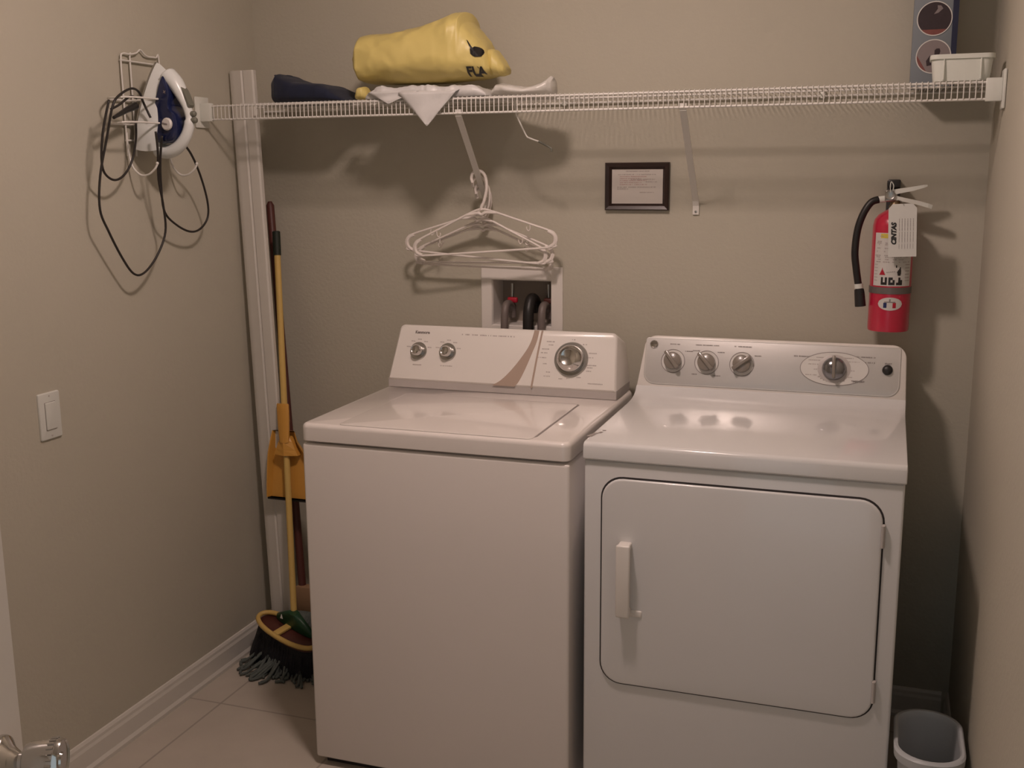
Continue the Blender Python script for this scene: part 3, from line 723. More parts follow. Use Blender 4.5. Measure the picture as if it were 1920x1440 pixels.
# ================================================================ WALL THINGS
# picture frame
t = thing('picture_frame', 'small dark brown framed notice on the back wall left of the right shelf brace', 'picture frame', (1.21, 0, 1.47))
FX0, FX1, FZ0, FZ1 = 1.1195, 1.3015, 1.4050, 1.5365; b = 0.0185
rings = []
for ins, h in ((0, 0.001), (0, 0.012), (0.003, 0.016), (0.012, 0.013), (b, 0.006), (b, 0.001)):
    rings.append([WALLB @ Vector((x, z, h)) for x, z in ((FX0+ins, FZ0+ins), (FX1-ins, FZ0+ins), (FX1-ins, FZ1-ins), (FX0+ins, FZ1-ins))])
rings.append(rings[0]); obj('frame', loft(bmesh.new(), rings, caps=False), M_['darkwood'], t)
pp = obj('paper', box((FX0+b-.001, -0.005, FZ0+b-.001), (FX1-b+.001, -0.002, FZ1-b+.001)), M_['paper'], t)
PM = frame_mtx((0, -0.005, 0), (1, 0, 0), (0, 0, 1)); bm = bmesh.new()
for x0, x1, z in ((1.178, 1.245, 1.5125), (1.156, 1.262, 1.5035), (1.19, 1.262, 1.4905), (1.235, 1.266, 1.4835), (1.154, 1.185, 1.4640), (1.154, 1.262, 1.4690), (1.218, 1.258, 1.4545)):
    dash(bm, PM, x0, x1, z, 0.0028)
obj('printed_lines', bm, M_['print_lt'], pp)
bm = bmesh.new()
for z in (1.498, 1.4925, 1.487, 1.4815, 1.476): dash(bm, PM, 1.161, 1.161+0.06*(1+(z*997 % 1)*0.5), z, 0.0026)
obj('red_printed_lines', bm, M_['pink'], pp)

# light switch
t = thing('light_switch', 'white rocker light switch on the left wall', 'light switch', (0, -0.991, 0.946))
obj('wall_plate', prism(rrect(-1.026, -0.956, 0.889, 1.003, 0.004), 0.0002, 0.0055, WALLL, 0.003), M_['ivory'], t, 40)
obj('rocker', prism(rrect(-1.0075, -0.9745, 0.913, 0.979, 0.002), 0.0055, 0.0085, WALLL, 0.0015), M_['ivory'], t, 40)
obj('rocker_gap', ring_outline(bmesh.new(), 0.0175, 0.034, 0.0014, 0, 0, 0.005, 0.0058, WALLL @ Matrix.Translation((-0.991, 0.946, 0)), 4, 0, 360) if False else
    loft(bmesh.new(), [[WALLL @ Vector((x, z, h)) for x, z in ((-1.0087, 0.9118), (-0.9733, 0.9118), (-0.9733, 0.9802), (-1.0087, 0.9802))] for h in (0.005, 0.0058)]), M_['ring'], t)
for z in (0.8975, 0.9945):
    obj('screw', lathe([(0, 0), (0.0025, 0), (0.002, 0.001), (0, 0.001)], WALLL @ Matrix.Translation((-0.991, z, 0.0053)), 14), M_['grey_pl'], t, 40)

# iron holder (wire rack on the left wall)
t = thing('iron_holder', 'white wire rack with hooks screwed to the left wall, holding the iron', 'iron holder', (0, -0.62, 1.68))
r = 0.0024
bm = bmesh.new()
add_tube(bm, smooth_path([(0.008, -0.642, 1.56), (0.008, -0.642, 1.70), (0.008, -0.642, 1.80), (0.008, -0.632, 1.817), (0.010, -0.610, 1.817), (0.012, -0.585, 1.822), (0.010, -0.565, 1.832), (0.010, -0.548, 1.822), (0.008, -0.530, 1.818), (0.008, -0.500, 1.818), (0.008, -0.486, 1.805), (0.008, -0.486, 1.56)], 5), r, 8)
add_tube(bm, smooth_path([(0.008, -0.606, 1.56), (0.008, -0.606, 1.70), (0.008, -0.606, 1.808), (0.009, -0.602, 1.820)], 5), r, 8)
add_tube(bm, [(0.008, -0.645, 1.80), (0.008, -0.484, 1.80)], r, 8); add_tube(bm, [(0.008, -0.645, 1.60), (0.008, -0.484, 1.60)], r, 8)
obj('back_frame', bm, M_['wire'], t, 60)
for z, dy in ((1.700, 0.0), (1.640, 0.002)):
    bm = tube(smooth_path([(0.009, -0.700-dy, z), (0.045, -0.745-dy, z-0.001), (0.085, -0.755-dy, z-0.002), (0.092, -0.748-dy, z), (0.094, -0.690-dy, z+0.002), (0.094, -0.630-dy, z+0.002), (0.090, -0.622, z+0.002), (0.009, -0.622, z)], 5), r*1.1, 8)
    add_tube(bm, [(0.009, -0.702, z), (0.009, -0.486, z)], r, 8)
    obj('support_arm', bm, M_['wire'], t, 60)
for y in (-0.640, -0.470):
    bm = tube(smooth_path([(0.008, y, 1.62), (0.009, y, 1.575), (0.020, y-0.002, 1.535), (0.045, y-0.004, 1.512), (0.070, y-0.004, 1.513), (0.090, y-0.002, 1.528), (0.096, y, 1.540)], 6), r*1.15, 8)
    bmesh.ops.create_uvsphere(bm, u_segments=10, v_segments=6, radius=0.0042, matrix=Matrix.Translation((0.096, y, 1.541)))
    obj('board_hook', bm, M_['wire'], t, 60)

# iron
IR = thing('clothes_iron', 'white and dark blue clothes iron hanging nose up in the rack on the left wall', 'iron', (0.03, -0.60, 1.568))
IR.name = 'clothes_iron'; OFF['clothes_iron'] = Vector((0.03, -0.60, 1.568))
TI = math.radians(13)
IM = Matrix(((math.sin(TI), 0, math.cos(TI), 0.018), (0, 1, 0, -0.585), (math.cos(TI), 0, -math.sin(TI), 1.578), (0, 0, 0, 1))) @ Matrix.Diagonal((0.94, 0.93, 0.86, 1))  # local: s, w, h
def tear(L, Wd, s0=0.0, tip=2.2, n=28):
    o = []
    for k in range(n+1):
        u = k/n; s = s0+L*u
        w = Wd*(1-u**tip)**0.85 if u > 0.25 else Wd*(0.86+0.14*math.sin(u/0.25*PI/2))*(1-0.25**tip)**0.85
        o.append((s, w))
    return o+[(s, -w) for s, w in reversed(o[:-1])]
def ilev(L, Wd, s0, h, tip=2.2): return [IM @ Vector((s, w, h)) for s, w in tear(L, Wd, s0, tip)]
obj('soleplate', loft(bmesh.new(), [ilev(0.240, 0.056, 0.0, 0.0), ilev(0.241, 0.0565, 0.0, 0.006)]), M_['steel'], IR, 40)
obj('skirt', loft(bmesh.new(), [ilev(0.240, 0.056, 0.0, 0.0065), ilev(0.236, 0.056, 0.0, 0.022), ilev(0.225, 0.052, 0.002, 0.040), ilev(0.212, 0.047, 0.006, 0.056), ilev(0.195, 0.040, 0.010, 0.066)]), M_['iron_w'], IR, 50)
def iblock(pts, w0, w1, name, m, parent=IR, sm=40, bev=0.004):
    """side profile in (s, h) extruded across w with rounded flanks"""
    cx = sum(p[0] for p in pts)/len(pts); ch = sum(p[1] for p in pts)/len(pts)
    rings = []
    for w, k in ((w0, 0.86), (w0+0.3*(w1-w0)*0.25, 0.96), (w0+0.2*(w1-w0), 1), (w1-0.2*(w1-w0), 1), (w1-0.3*(w1-w0)*0.25, 0.96), (w1, 0.86)):
        rings.append([IM @ Vector((cx+(s-cx)*k, w, ch+(h-ch)*k)) for s, h in pts])
    return obj(name, loft(bmesh.new(), rings), m, parent, sm)
tank = [(p.x, p.y) for p in smooth_path([(0.045, 0.050), (0.040, 0.085), (0.052, 0.112), (0.085, 0.122), (0.120, 0.110), (0.128, 0.092), (0.160, 0.088), (0.198, 0.070), (0.212, 0.052), (0.14, 0.045)], 5, closed=True)] if False else None
def sp2(pts, n=5): return [(p.x, p.y) for p in smooth_path([(a, b, 0) for a, b in pts], n, closed=True)]
iblock(sp2([(0.040, 0.048), (0.034, 0.088), (0.050, 0.118), (0.085, 0.124), (0.118, 0.112), (0.134, 0.092), (0.165, 0.086), (0.196, 0.070), (0.208, 0.050), (0.12, 0.040)]), -0.036, 0.036, 'water_tank', M_['iron_b'])
# white handle arch from nose over the top down to the heel
hp = smooth_path([(0.214, 0, 0.050), (0.196, 0, 0.082), (0.170, 0, 0.108), (0.140, 0, 0.132), (0.105, 0, 0.146), (0.065, 0, 0.140), (0.030, 0, 0.118), (0.010, 0, 0.085), (0.008, 0, 0.050)], 6)
obj('handle', tube([IM @ p for p in hp], lambda q: 0.0155+0.006*math.cos(q*PI*2)*(1 if q < .5 else 0.5), 14, flat=1.25), M_['iron_w'], IR, 180)
m = IM @ Matrix.Translation((0.088, -0.0375, 0.100)) @ Matrix.Rotation(PI/2, 4, 'X')
d = obj('temperature_dial', lathe([(0, 0), (0.017, 0), (0.017, 0.005), (0.014, 0.008), (0, 0.008)], m, 32), M_['ltgrey'], IR, 40)
obj('dial_pointer', box((-0.002, -0.013, 0.0075), (0.002, 0.005, 0.0095), 0.0005, 1, m), M_['ring'], d)
iblock([(0.188, 0.1050), (0.150, 0.1390), (0.142, 0.1450), (0.150, 0.1480), (0.186, 0.1200), (0.200, 0.1000)], -0.013, 0.013, 'steam_panel', M_['iron_g'])
for s, h in ((0.128, 0.156), (0.112, 0.163)):
    obj('spray_button', lathe([(0, -0.012), (0.008, -0.012), (0.008, 0.004), (0.006, 0.007), (0, 0.008)], IM @ Matrix.Translation((s, 0, h)) @ Matrix.Rotation(0.25, 4, 'Y'), 20), M_['iron_g'], IR, 50)
star = [(0.006*(1 if k % 2 else 0.35)*math.cos(2*PI*k/8), 0.006*(1 if k % 2 else 0.35)*math.sin(2*PI*k/8)) for k in range(8)]
obj('star_mark', prism(star, 0, 0.0006, IM @ Matrix.Translation((0.170, -0.0365, 0.074)) @ Matrix.Rotation(PI/2, 4, 'X')), M_['gypic'], IR)
# cord loops
cp = [(0.085, -0.640, 1.655), (0.075, -0.650, 1.690), (0.080, -0.672, 1.716), (0.090, -0.715, 1.722), (0.098, -0.775, 1.700), (0.098, -0.800, 1.672), (0.080, -0.806, 1.60), (0.065, -0.822, 1.51), (0.060, -0.826, 1.43), (0.055, -0.795, 1.375), (0.050, -0.745, 1.305),
      (0.050, -0.705, 1.262), (0.052, -0.665, 1.262), (0.055, -0.612, 1.303), (0.060, -0.578, 1.362), (0.070, -0.592, 1.43), (0.080, -0.618, 1.50), (0.100, -0.640, 1.570), (0.105, -0.650, 1.620)]
cords = obj('power_cord', tube(smooth_path(cp, 6), 0.0030, 8), M_['cord'], IR, 180)
cp = [(0.105, -0.625, 1.610), (0.085, -0.612, 1.55), (0.070, -0.596, 1.480), (0.060, -0.575, 1.415), (0.055, -0.520, 1.378), (0.050, -0.455, 1.357), (0.050, -0.408, 1.362), (0.052, -0.372, 1.392), (0.060, -0.380, 1.440), (0.075, -0.430, 1.515), (0.095, -0.500, 1.575), (0.085, -0.540, 1.610)]
obj('power_cord', tube(smooth_path(cp, 6), 0.0030, 8), M_['cord'], IR, 180)
cp = [(0.090, -0.800, 1.690), (0.078, -0.814, 1.62), (0.070, -0.818, 1.555), (0.060, -0.800, 1.518), (0.055, -0.760, 1.500), (0.050, -0.715, 1.512), (0.050, -0.680, 1.548), (0.060, -0.672, 1.60), (0.070, -0.680, 1.64)]
obj('power_cord', tube(smooth_path(cp, 6), 0.0030, 8), M_['cord'], IR, 180)
cp = [(0.096, -0.802, 1.668), (0.090, -0.765, 1.680), (0.085, -0.715, 1.703), (0.085, -0.690, 1.700)]
obj('power_cord', tube(smooth_path(cp, 6), 0.0030, 8), M_['cord'], IR, 180)
pm = (Vector((0.100, -0.800, 1.648)), Vector((0.085, -0.735, 1.668)), Vector((0.08, -0.690, 1.682)))
obj('plug', tube(pm, lambda q: 0.004+0.006*q, 10), M_['black'], IR, 60)

# fire extinguisher
EX, EY = 1.8935, -0.088
t = thing('fire_extinguisher', 'red fire extinguisher with black hose, instruction label and white tag on the back wall', 'fire extinguisher', (EX, EY, 1.105))
EM = Matrix.Translation((EX, EY, 0))
obj('cylinder', lathe([(0, 1.108), (0.044, 1.108), (0.0495, 1.106), (0.0505, 1.112), (0.0505, 1.372), (0.047, 1.388), (0.038, 1.400), (0.024, 1.409), (0.016, 1.413), (0, 1.413)], EM, 48), M_['red'], t, 40)
def cyl_patch(a0, a1, z0, z1, r, name, m, parent, bm=None, n=None):
    own = bm is None; bm = bm or bmesh.new(); n = n or max(2, int(abs(a1-a0)/5))
    P = [[], []]; rings = []
    for k in range(n+1):
        a = math.radians(a0+(a1-a0)*k/n); s, c = math.sin(a), math.cos(a)
        rings.append([Vector((EX+(r-0.0006)*s, EY-(r-0.0006)*c, z0)), Vector((EX+r*s, EY-r*c, z0)), Vector((EX+r*s, EY-r*c, z1)), Vector((EX+(r-0.0006)*s, EY-(r-0.0006)*c, z1))])
    loft(bm, rings)
    return obj(name, bm, m, parent) if own else bm
LB = cyl_patch(-54, 62, 1.223, 1.356, 0.0512, 'instruction_label', M_['label'], t)
bm = bmesh.new()
for i, a in enumerate((-27, -6, 15)):
    for k in range(9):
        rr = random.Random(i*20+k)
        u, v = k % 3, k//3
        if (i, k) in ((0, 4), (0, 7), (1, 4), (2, 3), (2, 6), (2, 8), (1, 8)): continue
        cyl_patch(a+u*5.6, a+u*5.6+5.6, 1.2262+v*0.0064, 1.2262+(v+1)*0.0064, 0.0518, '', None, None, bm, 2)
obj('pictogram_squares', bm, M_['black'], LB)
bm = bmesh.new()
for i in range(6): cyl_patch(-32+i*1.6, -16-i*1.8, 1.251+i*0.003, 1.254+i*0.003, 0.0518, '', None, None, bm, 2)
obj('red_triangle', bm, M_['redp'], LB)
bm = bmesh.new()
for i, (a, b) in enumerate(((18, 26), (17, 27), (16, 27), (18, 27), (21, 26), (23, 26))): cyl_patch(a, b, 1.250+i*0.0035, 1.2535+i*0.0035, 0.0518, '', None, None, bm, 2)
cyl_patch(12, 15, 1.270, 1.276, 0.0518, '', None, None, bm, 2)
for a in range(-12, 12, 5): cyl_patch(a, a+2.5, 1.257+0.0006*(a+12)/5, 1.2582+0.0006*(a+12)/5, 0.0518, '', None, None, bm, 2)
obj('flame_mark', bm, M_['black'], LB)
obj('yellow_strip', cyl_patch(-34, 10, 1.343, 1.354, 0.0517, '', None, None, bmesh.new()), M_['labely'], LB)
bm = bmesh.new()
rr = random.Random(4)
for row, z in enumerate((1.348, 1.335, 1.331, 1.327, 1.318, 1.314, 1.310, 1.300, 1.296, 1.290, 1.284)):
    a = -50 if row % 3 else -46
    while a < 50:
        w = rr.uniform(2, 6)
        if rr.random() > 0.35 and not (row and -36 < a < -24): cyl_patch(a, a+w, z-0.0012, z+0.0008, 0.0520, '', None, None, bm, 2)
        a += w+1.6
for z in (1.276, 1.268, 1.260, 1.252, 1.244, 1.236): cyl_patch(-50, -40, z, z+0.0014, 0.0518, '', None, None, bm, 2); cyl_patch(40, 56, z, z+0.0022, 0.0518, '', None, None, bm, 2)
obj('label_text', bm, M_['print_lt'], LB)
# oval sticker with blue / white / red blocks
bm = bmesh.new(); rings = []
n = 26
for k in range(n+1):
    q = -1+2*k/n; a = math.radians(2+34*q); hz = 0.0165*math.sqrt(max(0.0004, 1-q*q)); r = 0.0514
    rings.append([Vector((EX+(r-.0006)*math.sin(a), EY-(r-.0006)*math.cos(a), 1.178-hz)), Vector((EX+r*math.sin(a), EY-r*math.cos(a), 1.178-hz)), Vector((EX+r*math.sin(a), EY-r*math.cos(a), 1.178+hz)), Vector((EX+(r-.0006)*math.sin(a), EY-(r-.0006)*math.cos(a), 1.178+hz))])
ov = obj('oval_sticker', loft(bm, rings), M_['label'], t)
obj('blue_block', cyl_patch(-16, -7, 1.168, 1.181, 0.0518, '', None, None, bmesh.new()), M_['navyp'], ov)
obj('red_block', cyl_patch(9, 18, 1.168, 1.181, 0.0518, '', None, None, bmesh.new()), M_['redp'], ov)
bm = cyl_patch(-14, 16, 1.1815, 1.1840, 0.0518, '', None, None, bmesh.new()); cyl_patch(-1, 3, 1.1840, 1.1905, 0.0518, '', None, None, bm)
obj('grey_bar', bm, M_['ring'], ov)
# valve, levers, gauge
obj('valve_neck', lathe([(0, 1.410), (0.014, 1.410), (0.0145, 1.422), (0.012, 1.426), (0.012, 1.440), (0, 1.440)], EM, 24), M_['brass'], t, 40)
obj('valve_head', box((EX-0.026, EY-0.013, 1.432), (EX+0.004, EY+0.012, 1.462), 0.005, 3), M_['steel'], t, 40)
lv = Matrix.Translation((EX-0.012, EY-0.002, 1.452)) @ Matrix.Rotation(math.radians(-10), 4, 'Y')
bm = bmesh.new(); loft(bm, [[lv @ Vector(p) for p in ((x, -w, h), (x, w, h), (x, w, h+q), (x, -w, h+q))] for x, w, h, q in ((0, .011, -.004, .013), (0.02, .012, -.003, .012), (0.055, .010, -.002, .010), (0.080, .006, 0.001, .007), (0.088, .003, 0.003, .004))])
obj('squeeze_lever', bm, M_['wirew'], t)
lv = Matrix.Translation((EX, EY-0.002, 1.440)) @ Matrix.Rotation(math.radians(14), 4, 'Y')
bm = bmesh.new(); loft(bm, [[lv @ Vector(p) for p in ((x, -w, h-.003), (x, w, h-.003), (x, w, h+0.007), (x, -w, h+0.007))] for x, w, h in ((-0.01, .011, 0.0), (0.02, .012, 0), (0.055, .010, 0.001), (0.080, .007, 0.000), (0.090, .003, -0.001))])
obj('carry_handle', bm, M_['wirew'], t)
obj('pressure_gauge', lathe([(0, 0), (0.0115, 0), (0.0125, 0.004), (0.0115, 0.010), (0.009, 0.009), (0, 0.009)], WALLB @ Matrix.Translation((EX-0.013, 1.450, -EY+0.012)), 28), M_['steel'], t, 40)
obj('pull_pin', tube(smooth_path([(EX-0.012, EY-0.02, 1.455), (EX-0.014, EY-0.024, 1.470), (EX-0.012, EY-0.022, 1.482), (EX-0.006, EY-0.020, 1.472), (EX-0.008, EY-0.018, 1.458)], 5), 0.0012, 6), M_['wirew'], t, 60)
hp = smooth_path([(EX-0.040, EY-0.002, 1.4375), (EX-0.058, EY-0.006, 1.430), (EX-0.075, EY-0.010, 1.402), (EX-0.087, EY-0.012, 1.360), (EX-0.0905, EY-0.014, 1.305), (EX-0.085, EY-0.014, 1.262), (EX-0.078, EY-0.012, 1.222), (EX-0.074, EY-0.012, 1.200)], 6)
hose = obj('hose', tube(hp, 0.0092, 14), M_['rubber'], t, 180)
obj('hose_ferrule', tube([(EX-0.024, EY-0.001, 1.439), (EX-0.044, EY-0.0025, 1.4365)], 0.0085, 14), M_['wirew'], hose, 60)
obj('hose_ring', tube([(EX-0.0775, EY-0.012, 1.224), (EX-0.076, EY-0.012, 1.212)], 0.0108, 16), M_['wirew'], hose, 60)
obj('nozzle', tube([(EX-0.0755, EY-0.012, 1.210), (EX-0.074, EY-0.012, 1.200), (EX-0.070, EY-0.012, 1.166)], lambda q: 0.0118+0.002*q, 16), M_['black'], hose, 60)
# inspection tag
TG = frame_mtx((1.9145, -0.158, 1.3640), (1, 0.02, 0.045), (-0.045, 0.05, 1))
tg = obj('inspection_tag', prism([(-0.0335, -0.065), (0.0325, -0.065), (0.0325, 0.054), (0.023, 0.065), (-0.024, 0.065), (-0.0335, 0.054)], 0, 0.0008, TG), M_['tag'], t)
obj('tag_name', text_bm('CINTAS', 0.0155, TG @ Matrix.Translation((-0.0200, -0.008, 0.0012)) @ Matrix.Rotation(PI/2, 4, 'Z'), bold=0.0009, italic=0.2), M_['black'], tg)
bm = bmesh.new()
for i in range(6):
    q = TG @ Matrix.Translation((-0.008+i*0.0065, 0, 0.0008)) @ Matrix.Rotation(PI/2, 4, 'Z'); dash(bm, q, -0.045, 0.030, 0, 0.0013, ch=.0022)
obj('tag_lines', bm, M_['gypic'], tg)
obj('tag_wire', tube(smooth_path([(1.914, -0.1585, 1.425), (1.910, -0.150, 1.433), (1.900, -0.125, 1.437), (1.898, -0.104, 1.432)], 5), 0.0008, 6), M_['steel'], tg)
b = thing('extinguisher_bracket', 'black wall bracket with grey strap round the fire extinguisher', 'bracket', (EX, 0, 1.3))
obj('hook_plate', box((EX-0.022, -0.020, 1.16), (EX+0.011, -0.001, 1.485), 0.003), M_['black'], b, 40)
obj('top_cradle', box((EX-0.022, -0.070, 1.466), (EX+0.011, -0.018, 1.487), 0.004), M_['black'], b, 40)
bm = lathe([(0.0508, 1.203), (0.0520, 1.203), (0.0520, 1.2195), (0.0508, 1.2195)], EM, 48)
obj('strap', bm, M_['band'], b, 40); obj('spacer', box((EX-0.015, EY+0.050, 1.2), (EX+0.015, -0.018, 1.222)), M_['black'], b)

# washer outlet box and hoses
t = thing('washer_outlet_box', 'white plastic washer outlet box set into the back wall above the washer', 'outlet box', (0.867, 0, 1.14))
bm = bmesh.new()
rings = []
for (x0, x1, z0, z1, h) in ((0.741, 0.994, 1.030, 1.2405, 0.0005), (0.741, 0.994, 1.030, 1.2405, 0.005), (0.743, 0.992, 1.032, 1.2385, 0.0065), (0.774, 0.960, 1.063, 1.2005, 0.0065), (0.777, 0.957, 1.066, 1.198, 0.0), (0.7775, 0.9565, 1.0665, 1.1975, -0.095)):
    rings.append([WALLB @ Vector((x, z, h)) for x, z in ((x0, z0), (x1, z0), (x1, z1), (x0, z1))])
loft(bm, rings, caps=False)
obj('face_frame', bm, M_['plastic'], t)
obj('recess_back', box((0.777, 0.088, 1.066), (0.957, 0.094, 1.198)), M_['lining'], t)
def valve(x, m, nm):
    v = obj('valve', lathe([(0, 1.105), (0.011, 1.105), (0.012, 1.118), (0.009, 1.122), (0.009, 1.140), (0.0055, 1.143), (0.0055, 1.185), (0, 1.186)], Matrix.Translation((x, 0.045, 0)), 20), M_['steel'], t, 40)
    obj('valve_handle', box((x-0.011, 0.026, 1.128), (x+0.021, 0.040, 1.145), 0.005, 3), m, v, 40, label=nm)
valve(0.822, M_['redp'], 'red valve handle'); valve(0.936, M_['maroon'], 'dark valve handle')
def hose_loop(x, w, m, top, name, label, cat, y_out=-0.030, ang=0.0):
    P = smooth_path([(x, 0.045, top-0.045), (x, 0.040, top-0.018), (x, 0.020, top-0.003), (x, -0.005, top), (x+ang, -0.020, top-0.012), (x+ang, y_out+0.002, top-0.045), (x+ang, y_out, top-0.12), (x+ang, y_out, 0.97), (x+ang, y_out, 0.80)], 6)
    return tag(obj(name, tube(P, w, 14), m, None, 180, origin=(x, 0, top)), label, cat)
hose_loop(0.822, 0.0115, M_['hose'], 1.128, 'supply_hose', 'grey water hose hooked out of the outlet box below the red valve handle', 'hose')
hose_loop(0.936, 0.0115, M_['hose'], 1.127, 'supply_hose', 'grey water hose at the right side of the outlet box', 'hose')
hose_loop(0.898, 0.0160, M_['rubber'], 1.146, 'drain_hose', 'thick black drain hose bent over in the middle of the outlet box', 'hose', y_out=-0.036)

# ================================================================ CORNER
# leaning casing board
P0 = Vector((0.056, -0.150, 0.0)); P1 = Vector((0.010, -0.158, 1.812)); Wb = 0.087
bp = [(0, 0), (0.006, -0.0035), (0.018, -0.006), (0.036, -0.0065), (0.042, -0.0085), (0.048, -0.0045), (0.052, -0.0095), (0.070, -0.0115), (0.082, -0.012), (Wb, -0.009), (Wb, 0.004), (0, 0.004)]
rings = [[e + Vector((a, b_, 0)) for a, b_ in bp] for e in (P0, P0.lerp(P1, .5)+Vector((0.002, -0.003, 0)), P1)]
tag(obj('casing_board', loft(bmesh.new(), rings), M_['trim'], None, 30, origin=tuple(P0)), 'long white moulded trim board leaning upright in the left corner', 'trim board')

# mop
t = thing('mop', 'mop with maroon wooden handle and grey-green yarn head in the left corner behind the broom', 'mop', (0.17, -0.2, 0))
hm = [Vector((0.042, -0.022, 1.428)), Vector((0.162, -0.135, 0.205))]
obj('handle', tube([hm[0], hm[0].lerp(hm[1], .01), hm[1]], lambda q: 0.006+0.0065*min(1, q*40), 14), M_['maroon'], t, 60)
ax = (hm[0]-hm[1]).normalized()
obj('clamp', box((0.145, -0.155, 0.130), (0.225, -0.120, 0.215), 0.006, 2), M_['clampm'], t, 40)
bm = bmesh.new(); rr = random.Random(12)
for k in range(105):
    a = rr.uniform(-2.9, 0.1); q = rr.uniform(0.45, 1.0)
    ex, ey = 0.205+0.20*q*math.cos(a), -0.235+0.185*q*math.sin(a)
    ex = max(0.030, ex); 
    x0 = 0.165+rr.uniform(0, 0.06)
    pts = smooth_path([(x0, -0.162, 0.135), ((x0+ex)/2+rr.uniform(-.02, .02), (-0.165+ey)/2-0.02, 0.055), (ex*0.9+x0*0.1, ey*0.9-0.02, 0.012), (ex, ey, 0.0075), (ex+rr.uniform(-.015, .015), ey-rr.uniform(0, .02), 0.0065)], 4)
    pts = [Vector((max(.026, p.x), p.y, max(.0062, p.z))) for p in pts]
    add_tube(bm, pts, 0.0046, 6)
o = obj('yarn_strands', bm, M_['yarn'], t, 180); o['kind'] = 'stuff'

# broom
t = thing('broom', 'angled broom with yellow pole, green grip and black bristles left of the washer', 'broom', (0.17, -0.27, 0))
pb, pt = Vector((0.203, -0.262, 0.168)), Vector((0.101, -0.090, 1.338))
obj('pole', tube([pb, pt], 0.0098, 16), M_['broomy'], t, 60)
ax = (pt-pb).normalized()
obj('grip', tube([pt-ax*0.072, pt-ax*0.07, pt-ax*0.006, pt, pt+ax*0.002], lambda q: 0.0122 if q < .8 else 0.009, 16), M_['grip'], t, 40)
# head frame: runs from hu (high left end) to the low right end
HC = Vector((0.196, -0.292, 0.130)); hx = Vector((0.93, -0.33, -0.15)).normalized(); hz = Vector((0.13, -0.22, 0.97)); hy = hz.cross(hx).normalized(); hz = hx.cross(hy)
BMx = Matrix((hx, hy, hz)).transposed().to_4x4(); BMx.translation = HC
def oval(a, b, z, n=36, p=0.8, dx=0.0): return [BMx @ Vector((dx+a*math.copysign(abs(math.cos(2*PI*k/n))**p, math.cos(2*PI*k/n)), b*math.copysign(abs(math.sin(2*PI*k/n))**p, math.sin(2*PI*k/n)), z)) for k in range(n)]
CY = Matrix.Translation(hy*0.030)
obj('head_cap', loft(bmesh.new(), [[CY @ p for p in r_] for r_ in (oval(0.088, 0.014, -0.006), oval(0.082, 0.015, 0.010), oval(0.040, 0.014, 0.036), oval(0.016, 0.014, 0.048))]), M_['green'], t, 50)
bm = bmesh.new()
add_tube(bm, oval(0.128, 0.044, 0.0, 44, 0.9), 0.0078, 8, closed=True)
floor_ = loft(bmesh.new(), [oval(0.128, 0.044, -0.014), oval(0.124, 0.040, -0.008)])
obj('head_base', floor_, M_['maroon'], t, 60)
obj('head_rim', bm, M_['broomy'], t, 60)
obj('rim_bridge', box((-0.026, -0.046, -0.006), (-0.002, 0.030, 0.003), 0.002, 2, BMx), M_['broomy'], t, 40)
rings = []
for q in range(8):
    u = q/7; ring = []
    for k, p in enumerate(oval(0.124+0.030*u, 0.038+0.022*u, -0.012, 44, 0.85)):
        d = BMx.to_3x3() @ Vector((0, 0, -1)); d = (d+Vector((-0.25, 0, 0))*0.6).normalized()
        zend = 0.004+0.004*math.sin(k*2.1)
        L_ = (p.z-zend)/(-d.z)
        pp_ = p+d*L_*u + (noise.noise_vector(p*60)*0.004*u)
        pp_.x = max(0.019, pp_.x); pp_.z = max(0.003, pp_.z); ring.append(pp_)
    rings.append(ring)
bb = obj('bristles', loft(bmesh.new(), rings), M_['bristle'], t, 180)
bm = bmesh.new(); rr = random.Random(5)
for k in range(170):
    a = 2*PI*rr.random(); 
    p = BMx @ Vector((0.122*math.cos(a), 0.036*math.sin(a), -0.012)); d = Vector((-0.15+0.1*math.cos(a), rr.uniform(-.22, .1), -1)); L_ = (p.z-0.002)
    e = p+d*L_; e.x = max(0.018, e.x)
    add_tube(bm, [p, p.lerp(e, .5)+Vector((0, -0.002, 0)), e], 0.0013, 4)
obj('loose_bristles', bm, M_['bristle'], bb)['kind'] = 'stuff'
obj('hang_mark', prism([(-0.006, 0), (0.006, 0), (0, 0.014)], 0, 0.001, frame_mtx((0.170, -0.2815, 0.160), (1, -0.33, 0), (0, 0.1, 1))), M_['ltgrey'], t)

# dustpan clipped on the pole
t = thing('dustpan', 'orange-yellow plastic dustpan hanging upside down on the broom pole', 'dustpan', (0.13, -0.12, 0.65))
def pole_at(z): return pb+(pt-pb)*((z-pb.z)/(pt.z-pb.z))
dm = lambda x, d, z: pole_at(z)+Vector((x, -d, 0))
bm = bmesh.new()
loft(bm, [[dm(-w, 0.0115, z), dm(-w*.6, 0.0165, z), dm(w*.6, 0.0165, z), dm(w, 0.0115, z), dm(w, 0.006, z), dm(w*.9, 0.010, z), dm(-w*.9, 0.010, z), dm(-w, 0.006, z)] for w, z in ((0.0175, 0.818), (0.0200, 0.814), (0.0200, 0.775), (0.0180, 0.730), (0.0150, 0.700))])
obj('handle', bm, M_['pan'], t, 40)
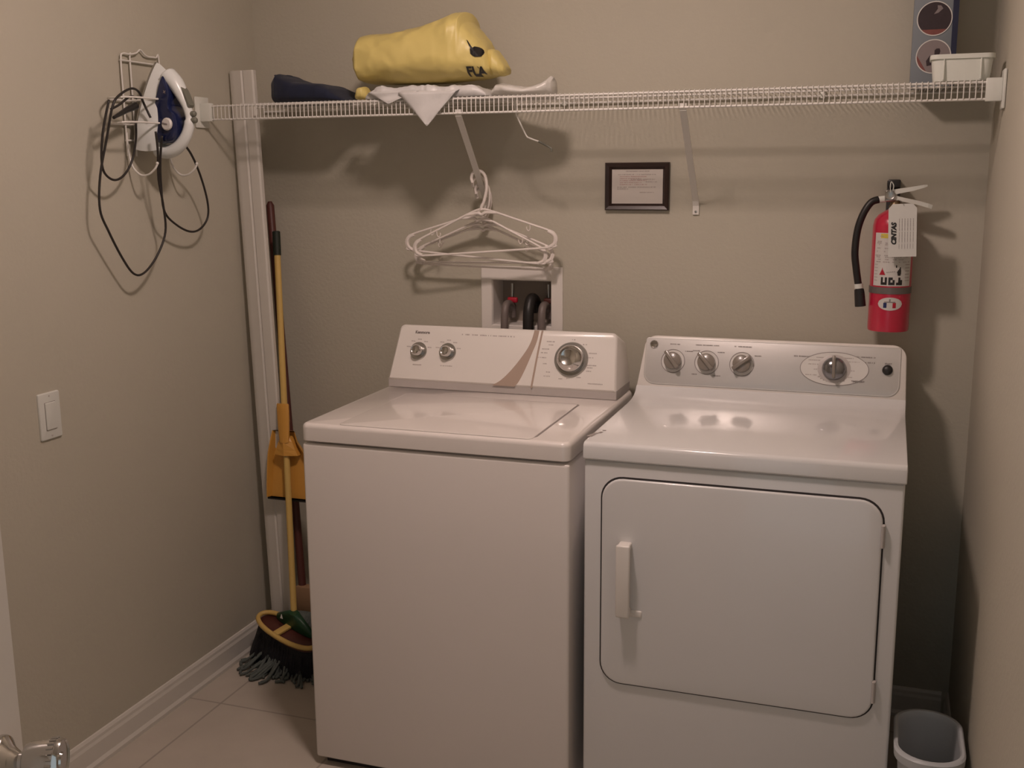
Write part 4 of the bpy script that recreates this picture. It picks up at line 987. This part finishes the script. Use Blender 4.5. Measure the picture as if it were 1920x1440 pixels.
# pan body: thin tray behind the lower pole; side walls fold forward
bx = pole_at(0.60)
def tray(pts_outer):
    bm = bmesh.new()
    rings = []
    for (z, xl, xr, dpt, wall) in pts_outer:
        y = pole_at(z).y+0.0125+dpt*0.6
        c = 0.004
        rings.append([Vector((xl, y-wall, z)), Vector((xl+0.010, y, z)), Vector((xr-0.010, y, z)), Vector((xr, y-wall, z)),
                      Vector((xr-0.003, y-wall+0.001, z)), Vector((xr-0.012, y+0.0025, z)), Vector((xl+0.012, y+0.0025, z)), Vector((xl+0.003, y-wall+0.001, z))])
    return loft(bm, rings)
obj('pan', tray([(0.520, 0.087, 0.290, 0.022, 0.014), (0.560, 0.088, 0.288, 0.020, 0.018), (0.620, 0.091, 0.262, 0.018, 0.022), (0.660, 0.094, 0.228, 0.016, 0.024), (0.700, 0.100, 0.196, 0.012, 0.020), (0.730, 0.104, 0.184, 0.006, 0.012)]), M_['pan'], t, 30)
obj('lip', box((0.089, pole_at(.5).y+0.016, 0.5135), (0.288, pole_at(.5).y+0.028, 0.520), 0.001), M_['rubber'], t)
obj('pan_web', loft(bmesh.new(), [[Vector((pole_at(z).x-w, pole_at(z).y-0.004-d*0, z)), Vector((pole_at(z).x, pole_at(z).y-0.017, z)), Vector((pole_at(z).x+w, pole_at(z).y-0.004, z)), Vector((pole_at(z).x+w, pole_at(z).y+0.014, z)), Vector((pole_at(z).x-w, pole_at(z).y+0.014, z))] for z, w, d in ((0.716, 0.0150, 0), (0.700, 0.024, 0), (0.676, 0.034, 0), (0.660, 0.042, 0))]), M_['pan'], t)

# waste bin
BX0, BX1, BY0, BY1 = 1.954, 2.098, -0.812, -0.565
t = thing('waste_bin', 'pale grey open waste bin squeezed between the dryer and the right wall', 'waste bin', ((BX0+BX1)/2, (BY0+BY1)/2, 0))
def br(ins, z, k=0.0): return [Vector((p[0], p[1], z)) for p in rrect(BX0+ins, BX1-ins, BY0+ins*1.3, BY1-ins*1.3, min(0.065, (BX1-BX0)/2-ins-0.002), 8)]
zr = 0.305
obj('tub', loft(bmesh.new(), [br(0.028, 0.0), br(0.026, 0.004), br(0.007, zr-0.006), br(0.010, zr-0.006), br(0.029, 0.008)]), M_['bin'], t, 40)
obj('rim', loft(bmesh.new(), [br(0.007, zr-0.022), br(0.001, zr-0.022), br(0.0, zr-0.004), br(0.003, zr), br(0.008, zr), br(0.0105, zr-0.004), br(0.0105, zr-0.022), br(0.007, zr-0.022)], caps=False), M_['bin'], t, 40)
